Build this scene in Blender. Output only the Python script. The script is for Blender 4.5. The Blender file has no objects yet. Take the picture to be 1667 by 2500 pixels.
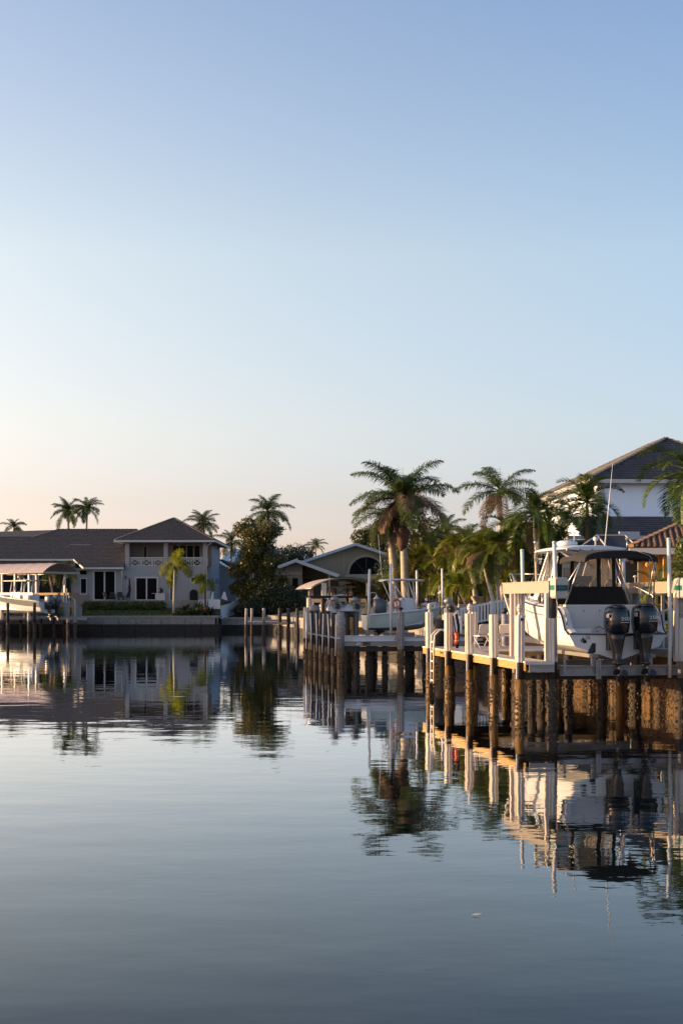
import bpy, math, random
import numpy as np
from mathutils import Vector, Matrix
R = math.radians
PI = math.pi
random.seed(7)
sc = bpy.context.scene
C = sc.collection
# ------------------------------------------------------------------ camera, sky, sun, exposure
F = 3472.0
CAMH = 3.1
cam = bpy.data.cameras.new('camera'); co = bpy.data.objects.new('camera', cam); C.objects.link(co)
cam.sensor_fit = 'VERTICAL'; cam.sensor_height = 36; cam.lens = 50; cam.shift_y = 216/2500
cam.clip_start = 0.1; cam.clip_end = 6000
co.location = (0, 0, CAMH); co.rotation_euler = (R(90), 0, 0); sc.camera = co
SUN_AZ = 86.0      # degrees to the left of the view
SUN_EL = 7.5
w = bpy.data.worlds.new("World"); sc.world = w; w.use_nodes = True
nt = w.node_tree; bg = nt.nodes['Background']
sky = nt.nodes.new('ShaderNodeTexSky'); sky.sky_type = 'NISHITA'; sky.sun_disc = False
sky.sun_elevation = R(SUN_EL); sky.sun_rotation = R(-SUN_AZ)
sky.air_density = 1.0; sky.dust_density = 1.0; sky.ozone_density = 1.0
tc = nt.nodes.new('ShaderNodeTexCoord'); sp = nt.nodes.new('ShaderNodeSeparateXYZ')
nt.links.new(tc.outputs['Generated'], sp.inputs[0])
cr = nt.nodes.new('ShaderNodeValToRGB'); nt.links.new(sp.outputs['Z'], cr.inputs[0])
# morning haze: the band near the horizon is whiter and pinker than clean air
stops = [(0.0, (.97, .92, 2.0)), (.026, (.88, .86, 1.64)), (.069, (.90, .81, 1.20)), (.12, (1.09, .95, 1.13)),
         (.235, (1.34, 1.15, 1.17)), (.388, (1.12, 1.04, 1.19)), (.9, (1.0, 1.0, 1.2))]
el = cr.color_ramp.elements
while len(el) < len(stops): el.new(.5)
for e, (p, c) in zip(el, stops):
    e.position = p; e.color = (c[0]/2, c[1]/2, c[2]/2, 1)
mx = nt.nodes.new('ShaderNodeVectorMath'); mx.operation = 'MULTIPLY'
nt.links.new(sky.outputs[0], mx.inputs[0]); nt.links.new(cr.outputs[0], mx.inputs[1])
m2 = nt.nodes.new('ShaderNodeVectorMath'); m2.operation = 'SCALE'; m2.inputs['Scale'].default_value = 2.0
nt.links.new(mx.outputs[0], m2.inputs[0]); 
# the side away from the sun is bluer, the sun side warmer
xr = nt.nodes.new('ShaderNodeClamp'); xr.inputs['Min'].default_value = -.5; xr.inputs['Max'].default_value = .5
nt.links.new(sp.outputs['X'], xr.inputs['Value'])
cx_ = nt.nodes.new('ShaderNodeCombineXYZ')
for i, k in enumerate((-.72, -.40, -.08)):
    ma = nt.nodes.new('ShaderNodeMath'); ma.operation = 'MULTIPLY_ADD'; ma.inputs[1].default_value = k; ma.inputs[2].default_value = 1.0
    nt.links.new(xr.outputs[0], ma.inputs[0]); nt.links.new(ma.outputs[0], cx_.inputs[i])
m3 = nt.nodes.new('ShaderNodeVectorMath'); m3.operation = 'MULTIPLY'
nt.links.new(m2.outputs[0], m3.inputs[0]); nt.links.new(cx_.outputs[0], m3.inputs[1]); nt.links.new(m3.outputs[0], bg.inputs[0])
bg.inputs[1].default_value = 0.15
sl = bpy.data.lights.new('sun', 'SUN'); sl.energy = 5.0; sl.angle = R(0.6); sl.color = (1.0, .67, .36)
so = bpy.data.objects.new('sun', sl); C.objects.link(so)
sdir = Vector((-math.sin(R(SUN_AZ))*math.cos(R(SUN_EL)), math.cos(R(SUN_AZ))*math.cos(R(SUN_EL)), math.sin(R(SUN_EL))))
so.rotation_euler = sdir.to_track_quat('Z', 'Y').to_euler(); so.location = (-30, 10, 40)
sc.view_settings.view_transform = 'Standard'; sc.view_settings.look = 'None'
sc.view_settings.exposure = 1.0; sc.view_settings.gamma = 1.0

# ------------------------------------------------------------------ materials
def mat(name, col, rough=.6, metal=0, var=.12, scale=3.0, bump=0, bscale=40, stretch=(1, 1, 1), col2=None, ior=None, wave=None):
    col = tuple(x*.68 for x in col); col2 = tuple(x*.68 for x in col2) if col2 else None
    m = bpy.data.materials.new(name); m.use_nodes = True
    n = m.node_tree; b = n.nodes['Principled BSDF']
    b.inputs['Roughness'].default_value = rough; b.inputs['Metallic'].default_value = metal
    if ior: b.inputs['IOR'].default_value = ior
    t = n.nodes.new('ShaderNodeTexCoord'); mp = n.nodes.new('ShaderNodeMapping'); mp.inputs['Scale'].default_value = stretch
    n.links.new(t.outputs['Object'], mp.inputs[0])
    if var > 0 or col2:
        nz = n.nodes.new('ShaderNodeTexNoise'); nz.inputs['Scale'].default_value = scale; nz.inputs['Detail'].default_value = 6
        nz.inputs['Roughness'].default_value = .65
        n.links.new(mp.outputs[0], nz.inputs['Vector'])
        r = n.nodes.new('ShaderNodeValToRGB'); n.links.new(nz.outputs['Fac'], r.inputs[0])
        r.color_ramp.elements[0].position = .3; r.color_ramp.elements[1].position = .7
        c2 = col2 or tuple(min(1, x*(1+var)) for x in col); c1 = tuple(x*(1-var) for x in col) if not col2 else col
        r.color_ramp.elements[0].color = (*c1, 1); r.color_ramp.elements[1].color = (*c2, 1)
        n.links.new(r.outputs[0], b.inputs['Base Color'])
    else:
        b.inputs['Base Color'].default_value = (*col, 1)
    if bump:
        nb = n.nodes.new('ShaderNodeTexNoise'); nb.inputs['Scale'].default_value = bscale; nb.inputs['Detail'].default_value = 4
        n.links.new(mp.outputs[0], nb.inputs['Vector'])
        bp = n.nodes.new('ShaderNodeBump'); bp.inputs['Strength'].default_value = 1; bp.inputs['Distance'].default_value = bump
        n.links.new(nb.outputs['Fac'], bp.inputs['Height']); n.links.new(bp.outputs[0], b.inputs['Normal'])
    return m

def leafmat(name, col, col2, trans=.35, rough=.45):
    m = bpy.data.materials.new(name); m.use_nodes = True
    n = m.node_tree; b = n.nodes['Principled BSDF']; o = n.nodes['Material Output']
    b.inputs['Roughness'].default_value = rough
    t = n.nodes.new('ShaderNodeTexCoord'); nz = n.nodes.new('ShaderNodeTexNoise'); nz.inputs['Scale'].default_value = 2.5
    nz.inputs['Detail'].default_value = 5; nz.inputs['Roughness'].default_value = .8
    n.links.new(t.outputs['Object'], nz.inputs['Vector'])
    oi = n.nodes.new('ShaderNodeObjectInfo'); ad = n.nodes.new('ShaderNodeMath'); ad.operation = 'MULTIPLY_ADD'
    ad.inputs[1].default_value = .3; n.links.new(oi.outputs['Random'], ad.inputs[0])
    sb = n.nodes.new('ShaderNodeMath'); sb.operation = 'SUBTRACT'; sb.inputs[1].default_value = .15
    n.links.new(nz.outputs['Fac'], sb.inputs[0]); n.links.new(sb.outputs[0], ad.inputs[2])
    r = n.nodes.new('ShaderNodeValToRGB'); n.links.new(ad.outputs[0], r.inputs[0])
    r.color_ramp.elements[0].position = .3; r.color_ramp.elements[1].position = .7
    r.color_ramp.elements[0].color = (*col, 1); r.color_ramp.elements[1].color = (*col2, 1)
    n.links.new(r.outputs[0], b.inputs['Base Color'])
    tr = n.nodes.new('ShaderNodeBsdfTranslucent'); n.links.new(r.outputs[0], tr.inputs[0])
    mxs = n.nodes.new('ShaderNodeMixShader'); mxs.inputs[0].default_value = trans
    n.links.new(b.outputs[0], mxs.inputs[1]); n.links.new(tr.outputs[0], mxs.inputs[2]); n.links.new(mxs.outputs[0], o.inputs[0])
    return m

WHITE = mat('white_gelcoat', (0.86, 0.88, 0.92), .28, var=.04, scale=1.2)
SEAFOAM = mat('pale_green_gelcoat', (0.8, 0.92, 0.86), .25, var=.05)
CREAM = mat('cream_gelcoat', (.62, .55, .43), .35, var=.06)
BLACKG = mat('black_trim', (.012, .012, .014), .3, var=0)
CANVAS = mat('black_canvas', (.006, .006, .007), .85, var=.3, scale=6, bump=.01, bscale=5)
GREYCANVAS = mat('grey_canvas', (.22, .21, .215), .8, var=.1, bump=.01, bscale=5)
TANCANVAS = mat('tan_canvas', (0.45, 0.36, 0.31), .8, var=.1, scale=2, bump=.01, bscale=4)
PINKCANVAS = mat('mauve_canvas', (0.5, 0.42, 0.42), .8, var=.1, scale=1.5, bump=.02, bscale=3)
ALU = mat('aluminium', (.52, .50, .48), .32, .85, var=.15, scale=5)
ALUG = mat('galvanised_steel', (.33, .33, .34), .5, .5, var=.2, scale=6)
WHITEALU = mat('white_painted_aluminium', (0.85, 0.85, 0.88), .45, var=.08, scale=3)
PVC = mat('white_pvc', (0.85, 0.82, 0.8), .4, var=.14, scale=8)
SLEEVE = mat('piling_sleeve_vinyl', (0.82, 0.72, 0.63), .55, var=.10, scale=4, stretch=(1, 1, .3))
LIFTTAN = mat('tan_lift_paint', (0.42, 0.36, 0.29), .5, var=.05)
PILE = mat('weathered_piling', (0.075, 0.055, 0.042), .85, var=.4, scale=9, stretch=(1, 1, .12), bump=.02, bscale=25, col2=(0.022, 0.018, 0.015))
PILEW = mat('wet_piling_sun_and_shade', (0.32, 0.16, 0.02), .6, var=.4, scale=7, stretch=(1, 1, .2), bump=.02, bscale=25, col2=(0.03, 0.018, 0.008))  # sunlit amber edges and near-black shade put into the wet wood's colours
GREYWOOD = mat('grey_weathered_wood', (0.38, 0.35, 0.34), .85, var=.3, scale=10, stretch=(.2, .2, 2), bump=.006, bscale=30)
PTWOOD = mat('yellow_treated_wood', (0.5, 0.31, 0.1), .75, var=.25, scale=6, stretch=(.4, .4, 3), bump=.006, bscale=30)
DECK = mat('deck_boards', (0.62, 0.52, 0.45), .5, var=.15, scale=5)
BARN = mat('barnacles', (.035, .022, .015), .9, var=.6, scale=60, col2=(.22, .16, .11))
CONC = mat('concrete', (0.27, 0.25, 0.23), .9, var=.25, scale=1.6, bump=.02, bscale=12, col2=(0.4, 0.37, 0.34))
CONCD = mat('algae_concrete', (0.025, 0.02, 0.016), .9, var=.3, scale=3, bump=.03, bscale=10, col2=(0.05, 0.04, 0.03))
CONCO = mat('ochre_stained_concrete', (0.2, 0.09, 0.01), .85, var=.4, scale=1.6, bump=.03, bscale=10, col2=(0.028, 0.013, 0.004), stretch=(1, 1, .4))
GRASS = mat('lawn', (0.035, 0.085, 0.008), .9, var=.3, scale=3, bump=.03, bscale=60, col2=(0.07, 0.14, 0.015))
SOIL = mat('ground_soil', (.09, .075, .05), .95, var=.3, scale=1, bump=.03, bscale=8, col2=(.06, .08, .03))
MULCH = mat('mulch', (.12, .055, .035), .95, var=.4, scale=6, bump=.04, bscale=20)
WALLG = mat('grey_stucco', (0.43, 0.43, 0.45), .9, var=.05, scale=.6, bump=.006, bscale=60)
WALLP = mat('taupe_stucco', (0.34, 0.28, 0.26), .9, var=.05, scale=.6)
WALLT = mat('tan_stucco', (0.32, 0.27, 0.19), .9, var=.06, scale=.6, bump=.006, bscale=60)
TRIMT = mat('tan_trim', (0.37, 0.34, 0.28), .8, var=.04)
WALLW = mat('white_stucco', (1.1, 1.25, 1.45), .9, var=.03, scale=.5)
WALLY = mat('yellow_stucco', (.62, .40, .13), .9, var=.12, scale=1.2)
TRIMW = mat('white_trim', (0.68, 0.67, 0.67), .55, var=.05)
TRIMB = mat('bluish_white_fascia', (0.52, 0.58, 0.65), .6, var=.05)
ROOFG = mat('grey_brown_roof_tile', (0.055, 0.05, 0.053), .85, var=.45, scale=4.5, stretch=(1, 1, 2.6), col2=(0.17, 0.155, 0.155))
ROOFD = mat('slate_roof_tile', (.05, .052, .065), .7, var=.35, scale=1.2, col2=(.10, .10, .115))
ROOFT = mat('terracotta_tile', (0.2, 0.11, 0.07), .8, var=.4, scale=3, col2=(0.32, 0.19, 0.12))
ROOFM = mat('blue_metal_roof', (0.5, 0.66, 0.78), .4, .3, var=.06)
GLASSD = mat('dark_window_glass', (.006, .008, .011), .12, var=0, ior=1.12)
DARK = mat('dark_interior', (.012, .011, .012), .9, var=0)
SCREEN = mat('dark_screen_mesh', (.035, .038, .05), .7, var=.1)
PORCH = mat('porch_shadow_wall', (.12, .07, .055), .9, var=.1)  # porch shade put into the wall colour; the counter top is this brown
WHITEV = mat('white_vinyl_fence', (0.85, 0.87, 0.9), .5, var=.05)
NAVY = mat('navy_cowl_paint', (0.014, 0.02, 0.03), .18, var=.1)
CHAR = mat('charcoal_engine', (.02, .021, .025), .35, var=.1)
GREYENG = mat('grey_cowl', (.10, .13, .17), .3, var=.08)
SILVER = mat('silver_skeg', (.30, .29, .28), .35, .7, var=.2, scale=12)
ORANGE = mat('orange_life_ring', (.75, .075, .012), .45, var=.08)
TEAL = mat('teal_band', (.0, .17, .13), .4, var=.04)
TEALD = mat('dark_teal_panel', (.0, .07, .085), .4, var=.04)
TEALL = mat('light_teal_print', (.05, .26, .26), .4, var=0)
LETTER = mat('grey_lettering', (0.7, 0.74, 0.78), .4, var=0)
YELL = mat('yellow_sticker', (.75, .55, .02), .4, var=0)
BLUE = mat('blue_reflector', (.01, .02, .30), .2, var=0)
NAVYCLOTH = mat('navy_cloth', (.012, .018, .05), .9, var=.1)
SEATC = mat('tan_vinyl_seat', (.46, .38, .28), .5, var=.08)
TRUNKR = mat('palm_trunk', (0.5, 0.44, 0.36), .9, var=.25, scale=2.2, stretch=(.3, .3, 5), bump=.02, bscale=7)
TRUNKB = mat('brown_palm_trunk', (.20, .13, .08), .9, var=.35, scale=3, stretch=(.3, .3, 4), bump=.02, bscale=9)
SHAFT = mat('green_crownshaft', (.15, .19, .035), .5, var=.2, scale=3, stretch=(1, 1, .2))
BROWNS = mat('dry_sheath', (.14, .07, .045), .9, var=.4, scale=5, stretch=(1, 1, .2), bump=.03, bscale=12)
BARK = mat('bark', (.09, .07, .055), .95, var=.3, scale=6, stretch=(1, 1, .2), bump=.03, bscale=20)
LFG = leafmat('palm_leaf', (.018, .042, .007), (.11, .16, .02), .38)
LFY = leafmat('yellow_green_palm_leaf', (.10, .15, .012), (.28, .28, .02), .45)
LFR = leafmat('royal_palm_leaf', (.018, .036, .009), (.09, .13, .026), .35)
LFD = leafmat('dry_palm_leaf', (.10, .055, .032), (.26, .165, .11), .25, .8)
LFA = leafmat('areca_leaf', (.028, .060, .006), (.20, .215, .022), .42)
LFB = leafmat('broad_leaf', (.022, .038, .008), (.13, .11, .022), .25, .3)
LFK = leafmat('dark_broad_leaf', (.018, .032, .012), (.045, .06, .02), .2)
LFH = leafmat('hedge_leaf', (.035, .060, .014), (.095, .13, .025), .3)
LGR = leafmat('grass_blade', (.015, .035, .004), (.04, .075, .01), .3)
LFP = leafmat('pink_blossom', (.45, .16, .08), (.65, .28, .16), .3)
# clear vinyl: lets the view through and shines a little
VINYL = bpy.data.materials.new('clear_vinyl'); VINYL.use_nodes = True
_n = VINYL.node_tree; _o = _n.nodes['Material Output']; _n.nodes.remove(_n.nodes['Principled BSDF'])
_t = _n.nodes.new('ShaderNodeBsdfTransparent'); _t.inputs[0].default_value = (.86, .82, .76, 1)
_g = _n.nodes.new('ShaderNodeBsdfGlossy'); _g.inputs['Roughness'].default_value = .08
_d = _n.nodes.new('ShaderNodeBsdfDiffuse'); _d.inputs[0].default_value = (.5, .45, .38, 1)
_m = _n.nodes.new('ShaderNodeMixShader'); _m.inputs[0].default_value = .10
_m2 = _n.nodes.new('ShaderNodeMixShader'); _m2.inputs[0].default_value = .14
_n.links.new(_t.outputs[0], _m.inputs[1]); _n.links.new(_g.outputs[0], _m.inputs[2])
_n.links.new(_m.outputs[0], _m2.inputs[1]); _n.links.new(_d.outputs[0], _m2.inputs[2]); _n.links.new(_m2.outputs[0], _o.inputs[0])

# ------------------------------------------------------------------ mesh helpers
def P(x, y, d): return Vector(((x-833.5)*d/F, d, CAMH-(y-1466)*d/F))
def PX(x, d): return (x-833.5)*d/F
def PZ(y, d): return CAMH-(y-1466)*d/F

class MB:
    def __init__(s): s.v = []; s.f = []; s.s = []
    def add(s, vs, fs, smooth=False):
        o = len(s.v); s.v += [tuple(v) for v in vs]
        for f in fs: s.f.append(tuple(i+o for i in f)); s.s.append(smooth)
        return s
    def box(s, x0, x1, y0, y1, z0, z1, rz=0, c=None):
        vs = [Vector((x, y, z)) for z in (z0, z1) for x, y in ((x0, y0), (x1, y0), (x1, y1), (x0, y1))]
        if rz:
            cc = Vector(c if c else ((x0+x1)/2, (y0+y1)/2, 0)); m = Matrix.Rotation(rz, 3, 'Z')
            vs = [m @ (v-cc)+cc for v in vs]
        return s.add(vs, [(3, 2, 1, 0), (4, 5, 6, 7), (0, 1, 5, 4), (1, 2, 6, 5), (2, 3, 7, 6), (3, 0, 4, 7)])
    def bar(s, p, q, w, h, up=(0, 0, 1)):
        p = Vector(p); q = Vector(q); d = (q-p).normalized(); u = Vector(up)
        if abs(d.dot(u)) > .98: u = Vector((0, 1, 0))
        sd = d.cross(u).normalized(); u = sd.cross(d).normalized()
        vs = [b+sd*a*w/2+u*c*h/2 for b in (p, q) for a, c in ((-1, -1), (1, -1), (1, 1), (-1, 1))]
        return s.add(vs, [(0, 1, 2, 3), (7, 6, 5, 4), (0, 4, 5, 1), (1, 5, 6, 2), (2, 6, 7, 3), (3, 7, 4, 0)])
    def tube(s, pts, r, n=8, caps=True, smooth=True):
        pts = [Vector(p) for p in pts]; k = len(pts)
        rs = [r]*k if not isinstance(r, (list, tuple)) else r
        rings = []; prev = None
        for i, p in enumerate(pts):
            d = (pts[min(i+1, k-1)]-pts[max(i-1, 0)]).normalized()
            u = Vector((1, 0, 0)) if prev is None else prev
            if prev is None and abs(d.x) > .9: u = Vector((0, 1, 0))
            a = (u-d*u.dot(d)).normalized(); prev = a; b = d.cross(a)
            rings.append([p+(a*math.cos(2*PI*j/n)+b*math.sin(2*PI*j/n))*rs[i] for j in range(n)])
        return s.loft(rings, True, caps, smooth)
    def loft(s, rings, closed=True, caps=True, smooth=True):
        n = len(rings[0]); o = len(s.v)
        for r in rings: s.v += [tuple(p) for p in r]
        m = n if closed else n-1
        for i in range(len(rings)-1):
            for j in range(m):
                a = o+i*n+j; b = o+i*n+(j+1) % n
                s.f.append((a, b, b+n, a+n)); s.s.append(smooth)
        if caps and closed:
            s.f.append(tuple(o+j for j in range(n))[::-1]); s.s.append(False)
            s.f.append(tuple(o+(len(rings)-1)*n+j for j in range(n))); s.s.append(False)
        return s
    def lathe(s, prof, c=(0, 0, 0), n=12, caps=True, smooth=True):
        return s.loft([[(c[0]+r*math.cos(2*PI*j/n), c[1]+r*math.sin(2*PI*j/n), c[2]+z) for j in range(n)] for r, z in prof], True, caps, smooth)
    def torus(s, c, R0, r0, ax='x', n=20, m=8, sx=1):
        rings = []
        for i in range(n):
            t = 2*PI*i/n; ring = []
            for j in range(m):
                a = 2*PI*j/m; rr = R0+r0*math.cos(a); h = r0*math.sin(a)*sx
                q = (h, rr*math.cos(t), rr*math.sin(t)) if ax == 'x' else ((rr*math.cos(t), h, rr*math.sin(t)) if ax == 'y' else (rr*math.cos(t), rr*math.sin(t), h))
                ring.append((c[0]+q[0], c[1]+q[1], c[2]+q[2]))
            rings.append(ring)
        rings.append(rings[0])
        return s.loft(rings, True, False, True)
    def ball(s, c, rx, ry, rz, n=10, m=6):
        return s.loft([[(c[0]+rx*math.sin(PI*i/m+1e-3)*math.cos(2*PI*j/n), c[1]+ry*math.sin(PI*i/m+1e-3)*math.sin(2*PI*j/n), c[2]-rz*math.cos(PI*i/m)) for j in range(n)] for i in range(m+1)], True, False, True)
    def prism(s, poly, y0, y1):     # polygon in x,z extruded along y
        n = len(poly); vs = [(x, y0, z) for x, z in poly]+[(x, y1, z) for x, z in poly]
        fs = [tuple(range(n)), tuple(range(2*n-1, n-1, -1))]+[(i, i+n, (i+1) % n+n, (i+1) % n) for i in range(n)]
        return s.add(vs, fs)
    def quad(s, *p): return s.add(p, [tuple(range(len(p)))])
    def build(s, name, m, parent=None, stuff=False, link=True):
        me = bpy.data.meshes.new(name); me.from_pydata(s.v, [], s.f); me.materials.append(m)
        me.polygons.foreach_set('use_smooth', s.s); me.update()
        o = bpy.data.objects.new(name, me)
        if link: C.objects.link(o)
        if parent: o.parent = parent
        if stuff: o['kind'] = 'stuff'
        return o

def npmesh(name, V, Fc, m, parent=None, stuff=False, smooth=False):
    """V (n,3) array, Fc (m,k) index array"""
    me = bpy.data.meshes.new(name); nf, k = Fc.shape
    me.vertices.add(len(V)); me.vertices.foreach_set('co', V.astype(np.float32).ravel())
    me.loops.add(nf*k); me.loops.foreach_set('vertex_index', Fc.astype(np.int32).ravel())
    me.polygons.add(nf); me.polygons.foreach_set('loop_start', np.arange(0, nf*k, k, dtype=np.int32))
    me.polygons.foreach_set('loop_total', np.full(nf, k, dtype=np.int32))
    if smooth: me.polygons.foreach_set('use_smooth', np.ones(nf, bool))
    me.update(calc_edges=True); me.validate(); me.materials.append(m)
    o = bpy.data.objects.new(name, me); C.objects.link(o)
    if parent: o.parent = parent
    if stuff: o['kind'] = 'stuff'
    return o

def thing(name, label, cat, loc=(0, 0, 0), rz=0, group=None):
    o = bpy.data.objects.new(name, None); C.objects.link(o); o.empty_display_size = .2
    o.location = loc; o.rotation_euler = (0, 0, rz); o['label'] = label; o['category'] = cat
    if group: o['group'] = group
    return o
def tag(o, label, cat, group=None):
    o['label'] = label; o['category'] = cat
    if group: o['group'] = group
    return o
def inst(me_obj, parent, loc=(0, 0, 0), rot=(0, 0, 0), scale=(1, 1, 1), name=None):
    o = bpy.data.objects.new(name or me_obj.name.split('.')[0], me_obj.data); C.objects.link(o)
    o.parent = parent; o.location = loc; o.rotation_euler = rot; o.scale = scale
    if 'kind' in me_obj: o['kind'] = me_obj['kind']
    return o
def copy_tree(o, parent=None):
    c = o.copy(); C.objects.link(c); c.parent = parent
    for ch in list(o.children): copy_tree(ch, c)
    return c
def dup(root, loc, rz, label, group=None):
    c = copy_tree(root); c.location = loc; c.rotation_euler = (0, 0, rz); c['label'] = label
    if group: c['group'] = group
    return c
def struct(o): o['kind'] = 'structure'; return o
def text(name, body, size, m, parent, loc, rot=(PI/2, 0, 0), ext=.004, sx=1.0, off=0.0):
    cu = bpy.data.curves.new('t', 'FONT'); cu.body = body; cu.size = size; cu.extrude = ext; cu.offset = off; cu.align_x = 'CENTER'; cu.align_y = 'CENTER'
    t = bpy.data.objects.new('t', cu); C.objects.link(t)
    dg = bpy.context.evaluated_depsgraph_get(); me = bpy.data.meshes.new_from_object(t.evaluated_get(dg))
    C.objects.unlink(t); bpy.data.objects.remove(t)
    me.materials.clear(); me.materials.append(m); me.name = name
    o = bpy.data.objects.new(name, me); C.objects.link(o); o.parent = parent; o.location = loc; o.rotation_euler = rot; o.scale = (sx, 1, 1)
    return o
def wall(mb, x0, x1, z0, z1, y, holes, depth=.15):
    """front sheet in the plane y with rectangular holes and their reveals"""
    xs = sorted({x0, x1} | {min(max(h[k], x0), x1) for h in holes for k in (0, 1)}); zs = sorted({z0, z1} | {min(max(h[k], z0), z1) for h in holes for k in (2, 3)})
    for i in range(len(xs)-1):
        for j in range(len(zs)-1):
            cx = (xs[i]+xs[i+1])/2; cz = (zs[j]+zs[j+1])/2
            if any(h[0] < cx < h[1] and h[2] < cz < h[3] for h in holes): continue
            mb.quad((xs[i], y, zs[j]), (xs[i+1], y, zs[j]), (xs[i+1], y, zs[j+1]), (xs[i], y, zs[j+1]))
    for a, b, c, d in holes:
        mb.quad((a, y, c), (a, y, d), (a, y+depth, d), (a, y+depth, c)); mb.quad((b, y, c), (b, y+depth, c), (b, y+depth, d), (b, y, d))
        mb.quad((a, y, d), (b, y, d), (b, y+depth, d), (a, y+depth, d)); mb.quad((a, y, c), (a, y+depth, c), (b, y+depth, c), (b, y, c))
    return mb
def inpoly(px, py, poly):
    ins = np.zeros(px.shape, bool); n = len(poly); j = n-1
    for i in range(n):
        xi, yi = poly[i]; xj, yj = poly[j]
        ins ^= ((yi > py) != (yj > py)) & (px < (xj-xi)*(py-yi)/(yj-yi+1e-12)+xi)
        j = i
    return ins
def tiled(name, poly, m, parent, tw=.36, th=.42, t=.10, barrel=False, gap=.492):
    """roof plane poly (3-D, first edge = eave) covered with lapped tiles; a solid underlay closes it"""
    poly = [Vector(p) for p in poly]
    o = poly[0]; u = (poly[1]-poly[0]).normalized(); nrm = Vector((0, 0, 0))
    for i in range(1, len(poly)-1): nrm += (poly[i]-o).cross(poly[i+1]-o)
    nrm.normalize()
    if nrm.z < 0: nrm = -nrm
    v = nrm.cross(u)
    if v.z < 0: v = -v
    p2 = [((p-o).dot(u), (p-o).dot(v)) for p in poly]
    us = [a for a, _ in p2]; vs = [b for _, b in p2]
    mb = MB(); mb.quad(*[p-nrm*.02 for p in poly]); mb.quad(*[p-nrm*.14 for p in poly][::-1])
    for i in range(len(poly)):
        a = poly[i]; b = poly[(i+1) % len(poly)]; mb.quad(a-nrm*.02, a-nrm*.14, b-nrm*.14, b-nrm*.02)
    roof = mb.build(name, m, parent)
    rows = int((max(vs)-min(vs))/th)+1; cols = int((max(us)-min(us))/tw)+2
    jj, ii = np.meshgrid(np.arange(rows), np.arange(cols), indexing='ij')
    cu = min(us)+(ii+.5*(jj % 2 if not barrel else 0))*tw; cv = min(vs)+(jj+.5)*th
    k = inpoly(cu, cv, p2); cu = cu[k]; cv = cv[k]; n = len(cu)
    if n == 0: return roof
    rng = np.random.default_rng(5); lift = rng.uniform(0, .02 if gap < .499 else .004, n)
    U = np.array(u); Vv = np.array(v); N = np.array(nrm); O = np.array(o)
    if barrel:
        prof = [(-.5, 0), (-.32, .6), (0, .95), (.32, .6), (.5, 0)]
        pts = []
        for dv, dz in ((-.5*th-.04, .03), (.5*th, 0)):
            for a, b in prof: pts.append((a*tw*.8, dv, b*.10+dz))
        fc = [(i, i+1, i+6, i+5) for i in range(4)]+[(0, 4, 3, 2)]
        Q = np.array(pts)
    else:
        g = tw*gap
        pts = [(-g, -.5*th-.02, 0), (g, -.5*th-.02, 0), (g, .5*th, -.02), (-g, .5*th, -.02), (-g, -.5*th-.02, t), (g, -.5*th-.02, t), (g, .5*th, .005), (-g, .5*th, .005)]
        fc = [(4, 5, 6, 7), (0, 1, 5, 4)]; Q = np.array(pts)
    V = (O+(cu[:, None, None]+Q[None, :, 0:1])*U+(cv[:, None, None]+Q[None, :, 1:2])*Vv+(lift[:, None, None]+Q[None, :, 2:3])*N).reshape(-1, 3)
    Fc = (np.arange(n)[:, None, None]*len(Q)+np.array(fc)[None]).reshape(-1, 4)
    npmesh('roof_tiles', V, Fc, m, roof, True)
    return roof

# ------------------------------------------------------------------ foliage
def leaves(name, lobes, n, size, m, parent=None, seed=1, shell=.55, flat=.0, stuff=True, aspect=1.0):
    """leaf-sized folded faces spread through ellipsoid lobes (cx,cy,cz,rx,ry,rz)"""
    rng = np.random.default_rng(seed); L = np.array(lobes, float)
    wgt = (L[:, 3]*L[:, 4]*L[:, 5])**.67; idx = rng.choice(len(L), n, p=wgt/wgt.sum()); l = L[idx]
    d = rng.normal(size=(n, 3)); d /= np.linalg.norm(d, axis=1)[:, None]
    r = shell+(1-shell)*rng.random(n)**.6
    # clumps: the surface is lumpy
    ph = rng.uniform(0, 6, (len(L), 3))[idx]
    r *= 1+.16*np.sin(d[:, 0]*7+ph[:, 0])*np.sin(d[:, 2]*6+ph[:, 1])+.10*np.sin(d[:, 1]*11+ph[:, 2])*np.sin(d[:, 0]*13)
    r *= 1+.07*rng.normal(size=n)
    c = l[:, :3]+d*r[:, None]*l[:, 3:]
    nr = d*.8+rng.normal(size=(n, 3))*.8; nr[:, 2] += .35+flat; nr /= np.linalg.norm(nr, axis=1)[:, None]
    a = np.cross(nr, rng.normal(size=(n, 3))); a /= np.linalg.norm(a, axis=1)[:, None]+1e-9
    b = np.cross(nr, a); s = size*rng.uniform(.6, 1.3, n)[:, None]
    V = np.stack([c-a*s, c-b*s*.55*aspect-nr*s*.2, c+a*s, c+b*s*.55*aspect-nr*s*.2], 1).reshape(-1, 3)
    i0 = np.arange(n)[:, None]*4
    Fc = np.concatenate([i0+np.array([[0, 1, 2]]), i0+np.array([[0, 2, 3]])], 0)
    return npmesh(name, V, Fc, m, parent, stuff)

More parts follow.
